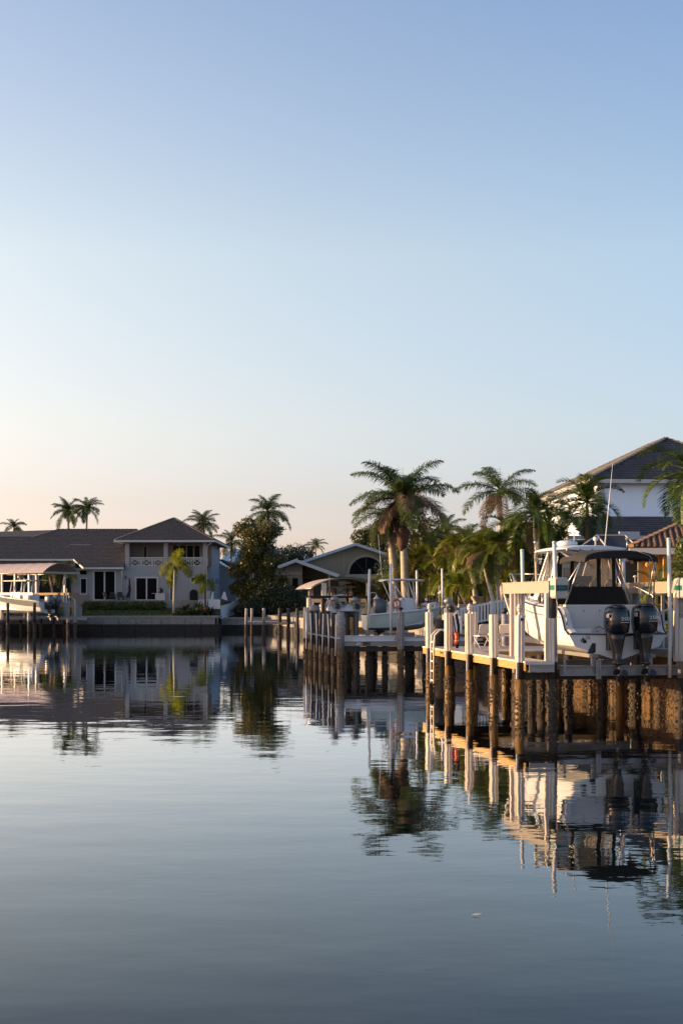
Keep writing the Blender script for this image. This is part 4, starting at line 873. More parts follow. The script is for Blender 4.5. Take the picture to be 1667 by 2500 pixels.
# near dock
D1 = thing('near_dock', 'nearest wooden dock with ribbed pale sleeves on its pilings and yellow fascia', 'dock', (*S(0, 0), 0), RS)
DZ = 1.484
for i, b_ in enumerate((0, 2.6, 5.4, 8.2, 11.0)):
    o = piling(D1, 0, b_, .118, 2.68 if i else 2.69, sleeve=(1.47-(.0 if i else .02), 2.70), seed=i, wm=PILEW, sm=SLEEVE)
    if i in (0, 2, 4): finial(o, 0, b_, 2.70)
    mb = MB(); mb.box(-.14, -.10, b_-.19, b_-.14, 1.02 if i == 0 else .98, 1.46); mb.build('batten', SLEEVE, o)
for (a_, b_, sl_) in ((1.65, 11.4, 1), (3.15, 12.2, 1), (2.95, 12.0, 0)):
    if sl_: piling(D1, a_, b_, .118, 2.68, sleeve=(1.45, 2.70), seed=9)
    else:
        o = piling(D1, a_, b_, .12, 2.62, m=GREYWOOD, seed=9); mb = MB(); mb.lathe([(.05, 0), (.07, .06), (.12, .1), (.12, .13), (.03, .22)], (a_, b_, 2.62), 10); mb.build('post_light', CHAR, o)
for (a_, b_) in ((1.35, 4.9), (2.0, 5.6), (2.55, 6.4), (3.05, 5.2), (3.5, 6.6), (4.05, 5.0), (4.7, 5.8), (5.0, 4.2), (.75, 2.7), (.75, 5.5), (.8, 8.0), (2.2, 8.0), (3.6, 8.0), (2.2, 11.0), (3.6, 11.0), (.8, 11.2), (4.9, 8.2)):
    piling(D1, a_, b_, .12, 1.40, seed=int(a_*10), wet=(int(a_*10+b_) % 2 == 0))
pk = MB().box(.21, .92, 0, .135, DZ-.035, DZ).build('plank', DECK, D1); pk.location = (-.10, -.28, 0)
nb_ = int((7.4+.28)/.142)
for i in range(1, nb_): inst(pk, D1, (-.10, -.28+i*.142, 0))
pk2 = MB().box(.21, 5.4, 0, .135, DZ-.035, DZ).build('plank', DECK, D1); pk2.location = (-.10, -.28+nb_*.142, 0)
for i in range(1, 33): inst(pk2, D1, (-.10, -.28+(nb_+i)*.142, 0))
mb = MB(); mb.box(.075, .105, -.28, 12.4, 1.235, DZ-.04); mb.build('side_fascia', PTWOOD, D1)
mb = MB(); mb.box(.05, .105, -.28, 12.4, DZ-.038, DZ+.004); mb.build('edge_trim', SLEEVE, D1)
mb = MB(); mb.box(.17, .86, -.32, -.285, 1.20, 1.40); mb.build('front_fascia', GREYWOOD, D1)
mb = MB(); mb.box(.05, .86, -.33, -.285, 1.403, DZ+.003); mb.build('front_trim', SLEEVE, D1)
mb = MB(); mb.box(-.02, 4.5, -.02, .10, .98, 1.17); mb.build('front_cross_beam', PILE, D1)
for b_ in (2.6, 5.4, 8.2, 11.0):
    mb = MB(); mb.box(-.05, .9 if b_ < 8 else 5.0, b_+.12, b_+.2, 1.15, DZ-.04); mb.build('cross_beam', PILE, D1)
for a_ in (.35, .75): mb = MB(); mb.box(a_, a_+.06, -.2, 12.2, 1.22, DZ-.04); mb.build('joist', PILE, D1)
for a_ in (1.5, 2.3, 3.1, 3.9, 4.7): mb = MB(); mb.box(a_, a_+.06, 7.5, 12.2, 1.22, DZ-.04); mb.build('joist', PILE, D1)
mb = MB(); mb.box(.9, 5.2, 7.38, 7.42, 1.22, DZ-.04); mb.build('inner_fascia', PTWOOD, D1)
mb = MB(); mb.lathe([(.03, 0), (.03, .02)], (0, 0, 0), 14); rf = mb.build('reflector', BLUE, D1); rf.location = (.02, -.145, 2.60); rf.rotation_euler = (PI/2, 0, 0)
rf2 = MB().lathe([(.055, 0), (.055, .012)], (0, 0, 0), 16).build('reflector_plate', TRIMW, D1); rf2.location = (.02, -.136, 2.60); rf2.rotation_euler = (PI/2, 0, 0)
rf.scale = (1.35, 1.35, 1.2)
for b_ in (5.4, 11.0):
    mb = MB(); mb.tube([(.02, b_-.16, 1.9), (.03, b_-.17, 1.5), (.06, b_-.2, 1.38), (.16, b_-.22, 1.32), (.22, b_-.2, 1.36)], .014, 6); mb.build('conduit', ALUG, D1)
    mb = MB(); mb.box(0, .08, b_-.20, b_-.14, 1.85, 2.0); mb.build('junction_box', ALUG, D1)
# dock ladder
Ld = thing('dock_ladder', 'tall pale swim ladder hooked on the near dock between its two farthest sleeved pilings', 'ladder', (*S(-.22, 9.35), 0), RS)
for s_ in (0, .42):
    mb = MB(); mb.tube([(.55, s_, 1.50), (.55, s_, 1.95), (.42, s_, 2.12), (.2, s_, 2.12), (.03, s_, 1.95), (0, s_, 1.6), (0, s_, .35)], .032, 7); mb.build('ladder_rail', SLEEVE, Ld)
for i in range(5):
    mb = MB(); mb.box(-.03, .05, .02, .40, .42+i*.32, .47+i*.32); mb.build('rung', SLEEVE, Ld)
# ring float
Lr = thing('life_ring', 'orange life ring hung edge on upon the second farthest sleeved piling', 'life ring', (*S(.22, 8.12), 1.86), RS)
mb = MB(); mb.torus((0, 0, .02), .165, .062, 'x', 24, 10); mb.build('ring', ORANGE, Lr)
for k_ in range(4):
    a = k_*PI/2+.5; mb = MB(); mb.torus((0, .165*math.cos(a), .02+.165*math.sin(a)), .064, .012, 'z', 12, 5); mb.build('band', TRIMW, Lr)
mb = MB(); mb.tube([(0, 0, .2), (-.04, 0, .42), (-.08, 0, .75)], .02, 5); mb.tube([(.06, .05, -.3), (.1, .03, .1), (.1, 0, .4), (.02, 0, .8)], .045, 7); mb.build('black_strap', CANVAS, Lr)
# folding chairs and table
def folding_chair(label, a, b, rz):
    t = thing('folding_chair', label, 'chair', (*S(a, b), DZ), RS+rz, 'white folding chairs on the near dock')
    mb = MB(); mb.box(-.235, .235, -.0, .05, 0, .30); o = mb.build('backrest', SLEEVE, t); o.location = (0, -.22, .50); o.rotation_euler = (R(14), 0, 0)
    fr = MB(); fr.tube([(-.235, .025, 0), (-.235, .025, .26), (-.19, .025, .305), (.19, .025, .305), (.235, .025, .26), (.235, .025, 0)], .022, 6); fr.build('back_frame', TRIMW, o)
    mb = MB(); mb.box(-.22, .22, -.2, .22, .40, .44); mb.build('seat', SLEEVE, t)
    for s_ in (-.24, .24):
        mb = MB(); mb.tube([(s_, -.34, 0), (s_, .2, .42)], .017, 6); mb.build('leg', TRIMW, t)
        mb = MB(); mb.tube([(s_*.92, .30, 0), (s_*.92, -.18, .52)], .017, 6); mb.build('leg', TRIMW, t)
    mb = MB(); mb.tube([(-.22, .1, .16), (.22, .1, .16)], .012, 5); mb.tube([(-.24, -.25, .07), (.24, -.25, .07)], .012, 5); mb.build('stretcher', TRIMW, t)
    return t
folding_chair('left of the two white folding chairs on the near dock', 1.62, 10.1, .25)
folding_chair('right folding chair, nearer the raised white boat', 2.58, 10.4, -.35)
Tb = thing('folding_table', 'little white table on crossed legs between the two folding chairs', 'table', (*S(2.05, 9.9), DZ), RS)
mb = MB(); mb.box(-.24, .24, -.2, .2, .47, .50); mb.build('table_top', TRIMW, Tb)
for y_ in (-.17, .17):
    for s_ in (-1, 1): mb = MB(); mb.tube([(-.22*s_, y_, 0), (.22*s_, y_, .47)], .015, 6); mb.build('leg', TRIMW, Tb)

# ------------------------------------------------------------------ dock with the number 201
S2 = (.0, 61.0)
D2 = thing('numbered_dock', 'grey wooden dock numbered 201 with a long white edge beam', 'dock', (*S2, 0), RS)
mb = MB(); mb.box(.1, 6.0, -.04, .02, 1.14, 1.33); mb.build('number_board', GREYWOOD, D2)
text('number', '201', .215, BLACKG, D2, (1.09, -.05, 1.235), off=.009, sx=1.1)
mb = MB(); mb.box(.1, 6.0, .0, .10, .90, 1.11); mb.build('lower_beam', PILE, D2)
mb = MB(); mb.box(.1, 2.42, -.075, .02, 1.34, 1.36); mb.box(.1, 2.42, -.075, .02, 1.58, 1.60); mb.box(.1, 2.42, -.04, .02, 1.36, 1.58); mb.build('edge_beam', WHITEALU, D2)
mb = MB(); mb.box(2.68, 6.2, -.06, .03, 1.34, 1.46); mb.build('edge_beam', WHITEALU, D2)
mb = MB(); mb.box(.23, .40, -.10, -.075, 1.38, 1.60); mb.build('bracket_plate', SLEEVE, D2)
mb = MB(); mb.add([(.62, -.06, 1.16), (.66, -.06, 1.31), (.80, -.06, 1.30), (.84, -.06, 1.22), (.74, -.06, 1.17), (.62, -.045, 1.16), (.66, -.045, 1.31), (.80, -.045, 1.30), (.84, -.045, 1.22), (.74, -.045, 1.17)], [(0, 1, 2, 3, 4), (9, 8, 7, 6, 5)]+[(i, i+5, (i+1) % 5+5, (i+1) % 5) for i in range(5)]); mb.build('torn_label', TRIMW, D2)
pk3 = MB().box(.1, 6.0, 0, .135, 1.44, 1.47).build('plank', GREYWOOD, D2); pk3.location = (0, .12, 0)
for i in range(1, 16): inst(pk3, D2, (0, .12+i*.142, 0))
pk4 = MB().box(0, 1.1, 0, .135, 1.44, 1.47).build('plank', GREYWOOD, D2); pk4.location = (.12, 2.42, 0)
for i in range(1, 62): inst(pk4, D2, (.12, 2.42+i*.142, 0))
mb = MB(); mb.box(.12, .18, .1, 11.2, 1.2, 1.44); mb.build('side_beam', PILE, D2)
row = (0, 1.9, 3.9, 5.7, 7.6, 9.4, 11.2)
for i, b_ in enumerate(row):
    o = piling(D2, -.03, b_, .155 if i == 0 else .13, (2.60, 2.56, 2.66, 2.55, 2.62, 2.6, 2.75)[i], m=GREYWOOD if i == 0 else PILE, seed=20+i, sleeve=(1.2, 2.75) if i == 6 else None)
    if i < 6:
        l_ = random.Random(i).uniform(-.07, .05)
        mb = MB(); mb.tube([(-.28, b_-.12, .72), (-.27+l_*.3, b_-.12, 1.6), (-.28+l_, b_-.12, 2.50)], .036, 7); mb.build('fender_pole', PVC, o)
        mb = MB(); mb.box(-.36, -.08, b_-.14, b_-.10, 1.46, 1.51); mb.build('fender_bracket', PVC, o)
o = piling(D2, 2.56, -.12, .13, 2.62, m=GREYWOOD, seed=40, sleeve=(1.0, 2.6), sm=GREYWOOD)
mb = MB(); mb.lathe([(.02, -.06), (.03, .06), (.12, .12), (.13, .15), (.02, .2)], (2.56, -.12, 2.62), 10); mb.build('post_light', CHAR, o)
for (a_, b_) in ((.35, .9), (.75, .5), (1.25, .4), (1.62, 1.4), (2.0, .6), (3.0, .5), (3.35, 1.3), (3.8, .6), (4.4, .7), (5.0, 1.2), (.9, 3.5), (.9, 5.5), (.9, 7.5), (.9, 9.5)):
    piling(D2, a_, b_, .12, 1.40, seed=int(a_*10)+50, wet=False)
mb = MB(); mb.tube([(1.4, .2, .62), (2.0, .1, .75), (2.5, 0, .85)], .012, 4); mb.tube([(2.9, 0, .83), (3.2, 0, .66), (3.7, 0, .3), (4.3, 0, .1)], .014, 4); mb.ball((3.18, 0, .68), .05, .05, .06); mb.build('rope', BARN, D2)
mb = MB(); mb.tube([(2.42, -.2, 2.3), (2.38, -.2, 1.7), (2.40, -.22, 1.4), (2.36, -.24, 1.22), (2.22, -.22, 1.16)], .02, 6); mb.build('hose', ALUG, D2)
mb = MB(); mb.tube([(2.30, -.12, 1.40), (2.40, -.14, 1.5), (2.32, -.14, 1.56)], .03, 6); mb.build('cleat', ALUG, D2)

# ------------------------------------------------------------------ outboard motors
def outboard(parent, loc, s=1.0, cm=NAVY, txt=None, detail=True, leg=CHAR, tilt=0, label=None):
    """cowl, midsection, lower unit, skeg and propeller; origin at the transom top, boat ahead (+y)"""
    def se(cx, cy, z, a, b, n=20, p=2.7):
        out = []
        for j in range(n):
            t = 2*PI*j/n; c, q = math.cos(t), math.sin(t)
            out.append((cx+a*math.copysign(abs(c)**(2/p), c), cy+b*math.copysign(abs(q)**(2/p), q), z))
        return out
    mb = MB()
    mb.loft([se(0, -.33, -.02, .23, .27), se(0, -.32, -.22, .185, .23), se(0, -.33, -.55, .12, .20), se(0, -.34, -.80, .08, .18), se(0, -.36, -.84, .12, .26)], True, True, True)
    mb.loft([se(0, -.36, -.86, .115, .25, 12), se(0, -.36, -.88, .10, .24, 12)], True, True, False)
    o = mb.build('outboard_motor', leg, parent); o.location = loc; o.scale = (s, s, s); o.rotation_euler = (tilt, 0, 0)
    if label: o['label'] = label
    mb = MB(); mb.loft([se(0, -.31, -.06, .24, .30), se(0, -.31, .0, .285, .36), se(0, -.31, .22, .315, .40), se(0, -.31, .48, .305, .39), se(0, -.30, .60, .265, .36), se(0, -.29, .66, .19, .29), se(0, -.28, .675, .08, .16)], True, True, True)
    cw = mb.build('cowl', cm, o)
    mb = MB(); mb.loft([se(0, -.36, .61, .20, .31), se(0, -.40, .685, .17, .25), se(0, -.38, .70, .09, .12)], True, True, True); mb.build('cowl_lid', cm, o)
    mb = MB(); mb.loft([se(0, -.36, -.88, .035, .20, 10), se(0, -.38, -1.08, .03, .15, 10)], True, True, True)
    mb.tube([(0, -.02, -1.13), (0, -.15, -1.13), (0, -.45, -1.13), (0, -.60, -1.13)], [.01, .065, .075, .045], 10)
    mb.add([(0, -.22, -1.18), (0, -.48, -1.18), (0, -.50, -1.42), (0, -.40, -1.44), (.02, -.3, -1.2)], [(0, 1, 2, 3), (0, 4, 1)])
    mb.build('lower_unit', SILVER if detail else leg, o)
    mb = MB()
    for k in range(3):
        a = k*2*PI/3+.4; ca, sa = math.cos(a), math.sin(a)
        pts = []
        for rr_, tw_, dy in ((.05, .04, 0), (.11, .09, .02), (.17, .085, .035), (.205, .02, .045)):
            for q in (-1, 1): pts.append((rr_*ca-q*tw_*sa, -.60+q*.035+dy*0, -1.13+rr_*sa+q*tw_*ca))
        n0 = len(mb.v); mb.add(pts, [(0, 1, 3, 2), (2, 3, 5, 4), (4, 5, 7, 6)], True)
    mb.tube([(0, -.55, -1.13), (0, -.68, -1.13)], [.05, .02], 8); mb.build('propeller', CHAR, o)
    mb = MB(); mb.box(-.16, .16, -.10, .02, -.42, -.02); mb.box(-.17, -.12, -.2, .05, -.5, .02); mb.box(.12, .17, -.2, .05, -.5, .02); mb.build('mounting_bracket', CHAR, o)
    if txt and detail:
        text('lettering', txt, .125, LETTER, o, (.09, -.722, .33), sx=1.25)
        mb = MB(); mb.box(-.04, .20, -.714, -.709, .235, .248); mb.build('underline', LETTER, o)
        mb = MB(); mb.box(-.322, -.30, -.60, -.42, .36, .46); mb.build('decal', TRIMW, o)
    return o

# ------------------------------------------------------------------ boat hull
def hull_rings(st):
    """st rows: s, keel z, chine half width, chine z, sheer half width, sheer z"""
    rings = []
    for s, zk, cw, zc, sw, zs in st:
        half = [(0, zk), (cw*.5, zk+(zc-zk)*.52), (cw*.97, zc-.01), (cw*1.03, zc+.03), (cw+(sw-cw)*.35, zc+(zs-zc)*.33), (cw+(sw-cw)*.72, zc+(zs-zc)*.68), (sw, zs)]
        ring = [(-x, s, z) for x, z in half[::-1]]+[(x, s, z) for x, z in half[1:]]
        rings.append(ring)
    return rings
def interp(st, s):
    for a, b in zip(st, st[1:]):
        if a[0] <= s <= b[0]: f = (s-a[0])/(b[0]-a[0]); return [x+(y-x)*f for x, y in zip(a, b)]
    return list(st[-1])
def refine(st, n):
    s0, s1 = st[0][0], st[-1][0]
    from mathutils import interpolate
    arr = np.array(st); out = []
    for i in range(n):
        s = s0+(s1-s0)*i/(n-1); k = min(max(np.searchsorted(arr[:, 0], s)-1, 0), len(arr)-2); f = (s-arr[k, 0])/(arr[k+1, 0]-arr[k, 0])
        # Catmull-Rom
        p0 = arr[max(k-1, 0)]; p1 = arr[k]; p2 = arr[k+1]; p3 = arr[min(k+2, len(arr)-1)]
        m1 = (p2-p0)/(p2[0]-p0[0])*(p2[0]-p1[0]); m2_ = (p3-p1)/(p3[0]-p1[0])*(p2[0]-p1[0])
        v = (2*f**3-3*f*f+1)*p1+(f**3-2*f*f+f)*m1+(-2*f**3+3*f*f)*p2+(f**3-f*f)*m2_; v[0] = s
        v[2] = max(v[2], .01); v[4] = max(v[4], .02); out.append(list(v))
    return out
def build_hull(p, st, hm, dm, cock=(0, 0), rubm=BLACKG, rub=.03, bottom=None, n=26, stripe=None, mid=None):
    st = refine(st, n); rings = hull_rings(st)
    mb = MB(); mb.loft([r[4:] if False else r for r in rings], False, False, True)
    mb.add(rings[0], [tuple(range(len(rings[0])))])
    h = mb.build('hull', hm, p)
    # deck: closed before the cockpit, side decks along it
    mb = MB(); prev = None
    for r in st:
        s, sw, zs = r[0], r[4], r[5]
        inner = 0 if s > cock[1] else max(sw-.22, .02)
        crown = .05+.10*min(1, sw)
        cur = [(-sw*.99, s, zs), (-sw*.93, s, zs+.04), (-max(inner, sw*.0), s, zs+(.05 if inner else crown))]
        if prev:
            for sg in (1, -1):
                a = [(q[0]*sg, q[1], q[2]) for q in prev]; c = [(q[0]*sg, q[1], q[2]) for q in cur]
                for j in range(2):
                    mb.add([a[j], a[j+1], c[j+1], c[j]], [(0, 1, 2, 3)], True)
        prev = cur
    mb.build('deck', dm, h)
    zf = interp(st, cock[0]+.5)[3]+.15
    mb = MB(); mb.quad(*[(sg*(interp(st, s_)[4]-.22), s_, zf) for sg, s_ in ((-1, cock[0]), (1, cock[0]), (1, cock[1]), (-1, cock[1]))])
    ss = [cock[0]+(cock[1]-cock[0])*i/6 for i in range(7)]
    for sg in (-1, 1):
        for a, c in zip(ss, ss[1:]):
            ra, rc = interp(st, a), interp(st, c); mb.quad((sg*(ra[4]-.22), a, zf), (sg*(rc[4]-.22), c, zf), (sg*(rc[4]-.22), c, rc[5]+.05), (sg*(ra[4]-.22), a, ra[5]+.05))
    rc = interp(st, cock[1]); mb.quad((-(rc[4]-.22), cock[1], zf), (rc[4]-.22, cock[1], zf), (rc[4]-.22, cock[1], rc[5]+.05), (-(rc[4]-.22), cock[1], rc[5]+.05))
    mb.build('cockpit', dm, h)
    mb = MB()
    for sg in (-1, 1): mb.tube([(sg*(r[4]+.01), r[0], r[5]-.01) for r in st], rub, 6)
    mb.build('rub_rail', rubm, h)
    if stripe:
        mb = MB()
        for sg in (-1, 1):
            mb.tube([(sg*(r[2]+(r[4]-r[2])*.78+.012), r[0], r[3]+(r[5]-r[3])*.76) for r in st[:-2] if r[0] >= stripe], .014, 5)
        mb.build('hull_stripe', BLACKG, h)
    return h, st

# ------------------------------------------------------------------ near boat lift
L1 = thing('boat_lift', 'tan boat lift with teal banded motor boxes holding the big white boat', 'boat lift', (*S(0, 0), 0), RS)
AL_, AR_ = .90, 4.52
for i, (a_, b_) in enumerate(((AL_, 0), (AL_, 3.4), (AR_, 0), (AR_, 3.5))):
    o = piling(L1, a_, b_, .135, 3.30, m=GREYWOOD if i != 0 else PILE, seed=70+i, sleeve=(1.46, 2.62) if i != 1 else (1.45, 3.29), wm=PILE)
    mb = MB(); mb.box(a_-.20, a_-.10, b_-.08, b_+.06, 1.45, 3.30); mb.build('post_facing', SLEEVE, o)
    mb = MB(); mb.tube([(a_+.05, b_-.16, 3.2), (a_+.09, b_-.18, 3.0), (a_+.05, b_-.17, 2.4), (a_+.06, b_-.17, 1.6)], .013, 5); mb.build('conduit', ALUG, o)
for a_, sg in ((AL_, 1), (AR_, -1)):
    mb = MB(); mb.box(a_-.13, a_+.13, -.1, 4.45, 3.32, 3.60); mb.box(a_-.145, a_+.145, -.1, 4.45, 3.60, 3.625); mb.box(a_-.145, a_+.145, -.1, 4.45, 3.30, 3.32); mb.build('top_beam', LIFTTAN, L1)
    mb = MB(); mb.box(a_-.15, a_+.15, 4.45, 4.50, 3.28, 3.64); mb.build('beam_end_plate', LIFTTAN, L1)
    # motor box, rounded
    def rr_(cx, cz, w_, h_, r_, y, n_=5):
        pts = []
        for qx, qz, a0 in ((1, 1, 0), (-1, 1, 90), (-1, -1, 180), (1, -1, 270)):
            for k in range(n_): an = R(a0+90*k/(n_-1)); pts.append((cx+qx*(w_/2-r_)+r_*math.cos(an), y, cz+qz*(h_/2-r_)+r_*math.sin(an)))
        return pts
    cx = a_+.10 if sg > 0 else a_+.02
    mb = MB(); mb.loft([rr_(cx, 3.43, .34, .52, .06, -.50), rr_(cx, 3.43, .385, .57, .08, -.47), rr_(cx, 3.43, .385, .57, .08, .10)], True, True, False); bx_ = mb.build('motor_box', mat('beige_fibreglass', (.55, .52, .48), .4, var=.04), L1)
    mb = MB(); mb.box(cx-.1975, cx+.1975, -.475, .02, 3.375, 3.505); mb.build('teal_band', TEAL, bx_)
    mb = MB(); mb.box(cx-.155, cx+.165, -.515, -.47, 3.365, 3.51); pn = mb.build('name_panel', TEALD, bx_)
    mb = MB(); mb.box(cx-.16, cx+.17, -.518, -.47, 3.353, 3.362); mb.box(cx-.08, cx+.07, -.519, -.512, 3.482, 3.490); mb.build('panel_print', TEALL, bx_)
    for k in range(7): mb = MB(); mb.box(cx-.085+k*.026, cx-.070+k*.026, -.518, -.512, 3.42, 3.455); mb.build('panel_mark', TEALL, bx_)
mb = MB(); mb.box(AR_-.17, AR_-.147, .35, .55, 3.42, 3.50); mb.build('sticker', YELL, L1)
text('beam_lettering', 'ALUMA LIFT', .13, TEAL, L1, (AR_-.15, 2.0, 3.46), rot=(PI/2, 0, -PI/2), sx=1.3)
mb = MB(); mb.bar((AL_-.1, 4.35, 3.28), (AL_+.0, 3.5, 2.2), .05, .05); mb.build('brace', SLEEVE, L1)
for b_ in (0.0, 3.45):
    mb = MB(); y = b_+(-.16 if b_ == 0 else 0)
    mb.box(AL_+.16, AR_-.16, y-.10, y+.10, 1.335, 1.36); mb.box(AL_+.16, AR_-.16, y-.10, y+.10, 1.09, 1.115); mb.box(AL_+.16, AR_-.16, y-.015, y+.015, 1.115, 1.335); mb.build('cradle_beam', ALUG, L1)
    for a_ in (AL_+.10, AR_-.10):
        for k in (-.06, .06): mb = MB(); mb.tube([(a_, b_+k, 3.35), (a_, b_+k, 1.3)], .006, 4); mb.build('cable', ALUG, L1)
for a_, tilt_ in ((1.98, 1), (3.58, -1)):
    mb = MB(); mb.bar((a_, -.35, 1.62), (a_, 4.1, 1.64), .16, .10); mb.build('bunk_board', GREYCANVAS, L1)
    for b_ in (-.16, 3.45): mb = MB(); mb.box(a_-.05, a_+.05, b_-.05, b_+.05, 1.36, 1.58); mb.build('bunk_post', ALUG, L1)
mb = MB(); mb.box(2.02, 2.06, -.30, -.27, 1.0, 1.52); mb.box(2.12, 2.16, -.30, -.27, 1.0, 1.52); mb.box(2.06, 2.12, -.28, -.26, 1.0, 1.52); mb.build('beam_clamp', ALUG, L1)
mb = MB(); mb.box(AL_+.22, AL_+.28, -.30, -.27, 1.15, 1.6); mb.build('beam_clamp', ALUG, L1)
for a_, b_, z0_, z1_ in ((.98, -.02, 2.4, 4.64), (1.12, 3.5, 1.5, 4.55), (4.10, -.25, 1.02, 4.74), (4.20, 3.5, 1.4, 4.60)):
    mb = MB(); mb.tube([(a_, b_, z0_), (a_, b_, (z0_+z1_)/2), (a_-.03, b_, z1_)], .052, 9); g_ = mb.build('guide_pole', PVC, L1)
    mb = MB(); mb.lathe([(.055, 0), (.058, .05), (.03, .07)], (a_-.03, b_, z1_-.02), 9); mb.build('pole_cap', TRIMW, g_)

# ------------------------------------------------------------------ the big white boat
BT = thing('cabin_boat', 'large white cabin boat with black canvas top and twin outboards raised on a lift', 'boat', (*S(2.78, .15), 0), RS)
ST = [[0, 1.47, 1.18, 1.85, 1.37, 2.20], [.22, 1.47, 1.19, 1.85, 1.39, 2.28], [.42, 1.47, 1.20, 1.85, 1.41, 2.62], [.62, 1.47, 1.21, 1.86, 1.43, 2.86], [1.2, 1.47, 1.23, 1.86, 1.46, 2.90], [3, 1.47, 1.20, 1.92, 1.40, 2.97],
      [5, 1.52, 1.0, 2.06, 1.22, 3.10], [6.6, 1.75, .70, 2.32, .98, 3.22], [8.0, 2.25, .34, 2.68, .60, 3.34], [8.8, 2.75, .12, 3.02, .28, 3.41], [9.25, 3.30, .015, 3.34, .04, 3.46]]
hull, st = build_hull(BT, ST, WHITE, WHITE, (.75, 4.3), BLACKG, .022, n=40, stripe=.6)
# transom: inner well, closing panel, steps
mb = MB(); mb.quad((-1.2, .70, 2.15), (1.2, .70, 2.15), (1.2, .62, 2.93), (-1.2, .62, 2.93)); mb.box(-1.26, 1.26, .60, .86, 2.93, 2.985)
mb.build('transom_panel', WHITE, hull)
mb = MB(); mb.box(-1.30, 1.30, .02, .70, 2.185, 2.215); mb.build('swim_platform', WHITE, hull)
mb = MB(); mb.tube([(-1.38, -.02, 2.2), (-.2, -.02, 2.185), (1.38, -.02, 2.2)], .02, 6); mb.build('rub_rail', BLACKG, hull)
mb = MB(); mb.box(-1.18, -.62, .30, .62, 2.215, 2.34); mb.build('step', WHITE, hull); mb = MB(); mb.box(.80, 1.24, .18, .62, 2.215, 2.26); mb.build('step', WHITE, hull)
mb = MB(); mb.box(.86, 1.16, .56, .64, 2.30, 2.78); dr = mb.build('locker_door', WHITE, hull)
mb = MB(); mb.tube([(.98, .54, 2.66), (1.04, .53, 2.56), (.95, .54, 2.42)], .016, 5); mb.ball((1.06, .54, 2.60), .035, .02, .035, 6, 4); mb.build('latch', CHAR, dr)
for sx in (-1, 1):
    mb = MB(); mb.tube([(sx*1.33, .30, 2.42), (sx*1.33, .34, 2.62), (sx*1.33, .46, 2.78)], .016, 5); mb.build('grab_rail', ALU, hull)
mb = MB()
for x_ in (-.75, -.3, .1, .55, .9): mb.ball((x_, .615, 2.82), .018, .012, .024, 6, 4)
mb.build('deck_screw', CHAR, hull)
for sx in (-1, 1):
    mb = MB(); mb.tube([(sx*.93, -.03, 1.98), (sx*.93, .02, 2.02)], .05, 10); mb.build('hull_fitting', CHAR, hull)
    mb = MB(); mb.add([(sx*.72, -.004, 1.95), (sx*.62, -.004, 1.95), (sx*.76, -.10, 1.66), (sx*.90, -.10, 1.66)], [(0, 1, 2, 3)]); mb.add([(sx*.62, -.004, 1.95), (sx*.62, .0, 1.7), (sx*.76, -.10, 1.66)], [(0, 1, 2)]); mb.build('trim_tab', CHAR, hull)
mb = MB(); mb.ball((.0, -.005, 1.58), .035, .02, .035, 8, 5); mb.build('drain_plug', CHAR, hull)
mb = MB(); mb.torus((-.99, -.012, 2.02), .035, .014, 'y', 14, 5); mb.ball((-.975, -.012, 2.065), .022, .012, .05, 6, 4); mb.build('emblem', BLACKG, hull)
text('lettering', 'GS', .13, BLACKG, hull, (-.84, -.008, 2.10), ext=.002, sx=.8)
for x_, t_ in ((-.24, 0), (.56, 0)): pass
outboard(BT, (-.16, -.04, 2.27), 1.02, NAVY, '250', label='left navy outboard with its sunlit left side')
outboard(BT, (.62, -.04, 2.30), 1.04, NAVY, '250', label='right navy outboard with a white decal')
mb = MB(); mb.tube([(-.55, .0, 2.24), (-.62, .05, 2.35), (-.5, .1, 2.40), (-.3, .1, 2.3)], .012, 5); mb.tube([(-.2, 0, 2.2), (.2, -.05, 2.14), (.6, 0, 2.2)], .025, 5); mb.build('rigging_hose', CHAR, BT)
# cabin trunk, windshield, hardtop
mb = MB(); cs = [(4.25, .98, 3.0, 3.42, .80), (5.2, .88, 3.05, 3.52, .66), (6.6, .66, 3.2, 3.56, .45), (7.7, .40, 3.3, 3.50, .22)]
mb.loft([[(-w_, s_, zb), (-w_*.96, s_, (zb+zt)/2), (-wt, s_, zt), (0, s_, zt+.04), (wt, s_, zt), (w_*.96, s_, (zb+zt)/2), (w_, s_, zb)] for s_, w_, zb, zt, wt in cs], False, False, True)
mb.quad((-.40, 7.7, 3.3), (-.22, 7.7, 3.5), (.22, 7.7, 3.5), (.40, 7.7, 3.3)); cb = mb.build('cabin_trunk', WHITE, BT)
for s_ in (4.9, 5.7): mb = MB(); mb.bar((-.885+.06*(s_-4.9), s_, 3.26), (-.84+.07*(s_-4.9), s_+.45, 3.29), .03, .10); mb.build('port_light', GLASSD, cb)
wsb = [(-1.02, 2.9, 3.22), (-.98, 4.3, 3.42), (-.62, 5.0, 3.50), (.62, 5.0, 3.50), (.98, 4.3, 3.42), (1.02, 2.9, 3.22)]
wst = [(-.86, 2.7, 4.48), (-.84, 3.5, 4.52), (-.58, 3.95, 4.55), (.58, 3.95, 4.55), (.84, 3.5, 4.52), (.86, 2.7, 4.48)]
fr_ = MB()
for i in range(6): fr_.bar(wsb[i], wst[i], .055, .055)
for i in range(5): fr_.bar(wsb[i], wsb[i+1], .05, .05)
wf = fr_.build('windshield_frame', WHITEALU, BT)
for i in range(5): MB().quad(wsb[i], wsb[i+1], wst[i+1], wst[i]).build('windshield_pane', VINYL, wf)
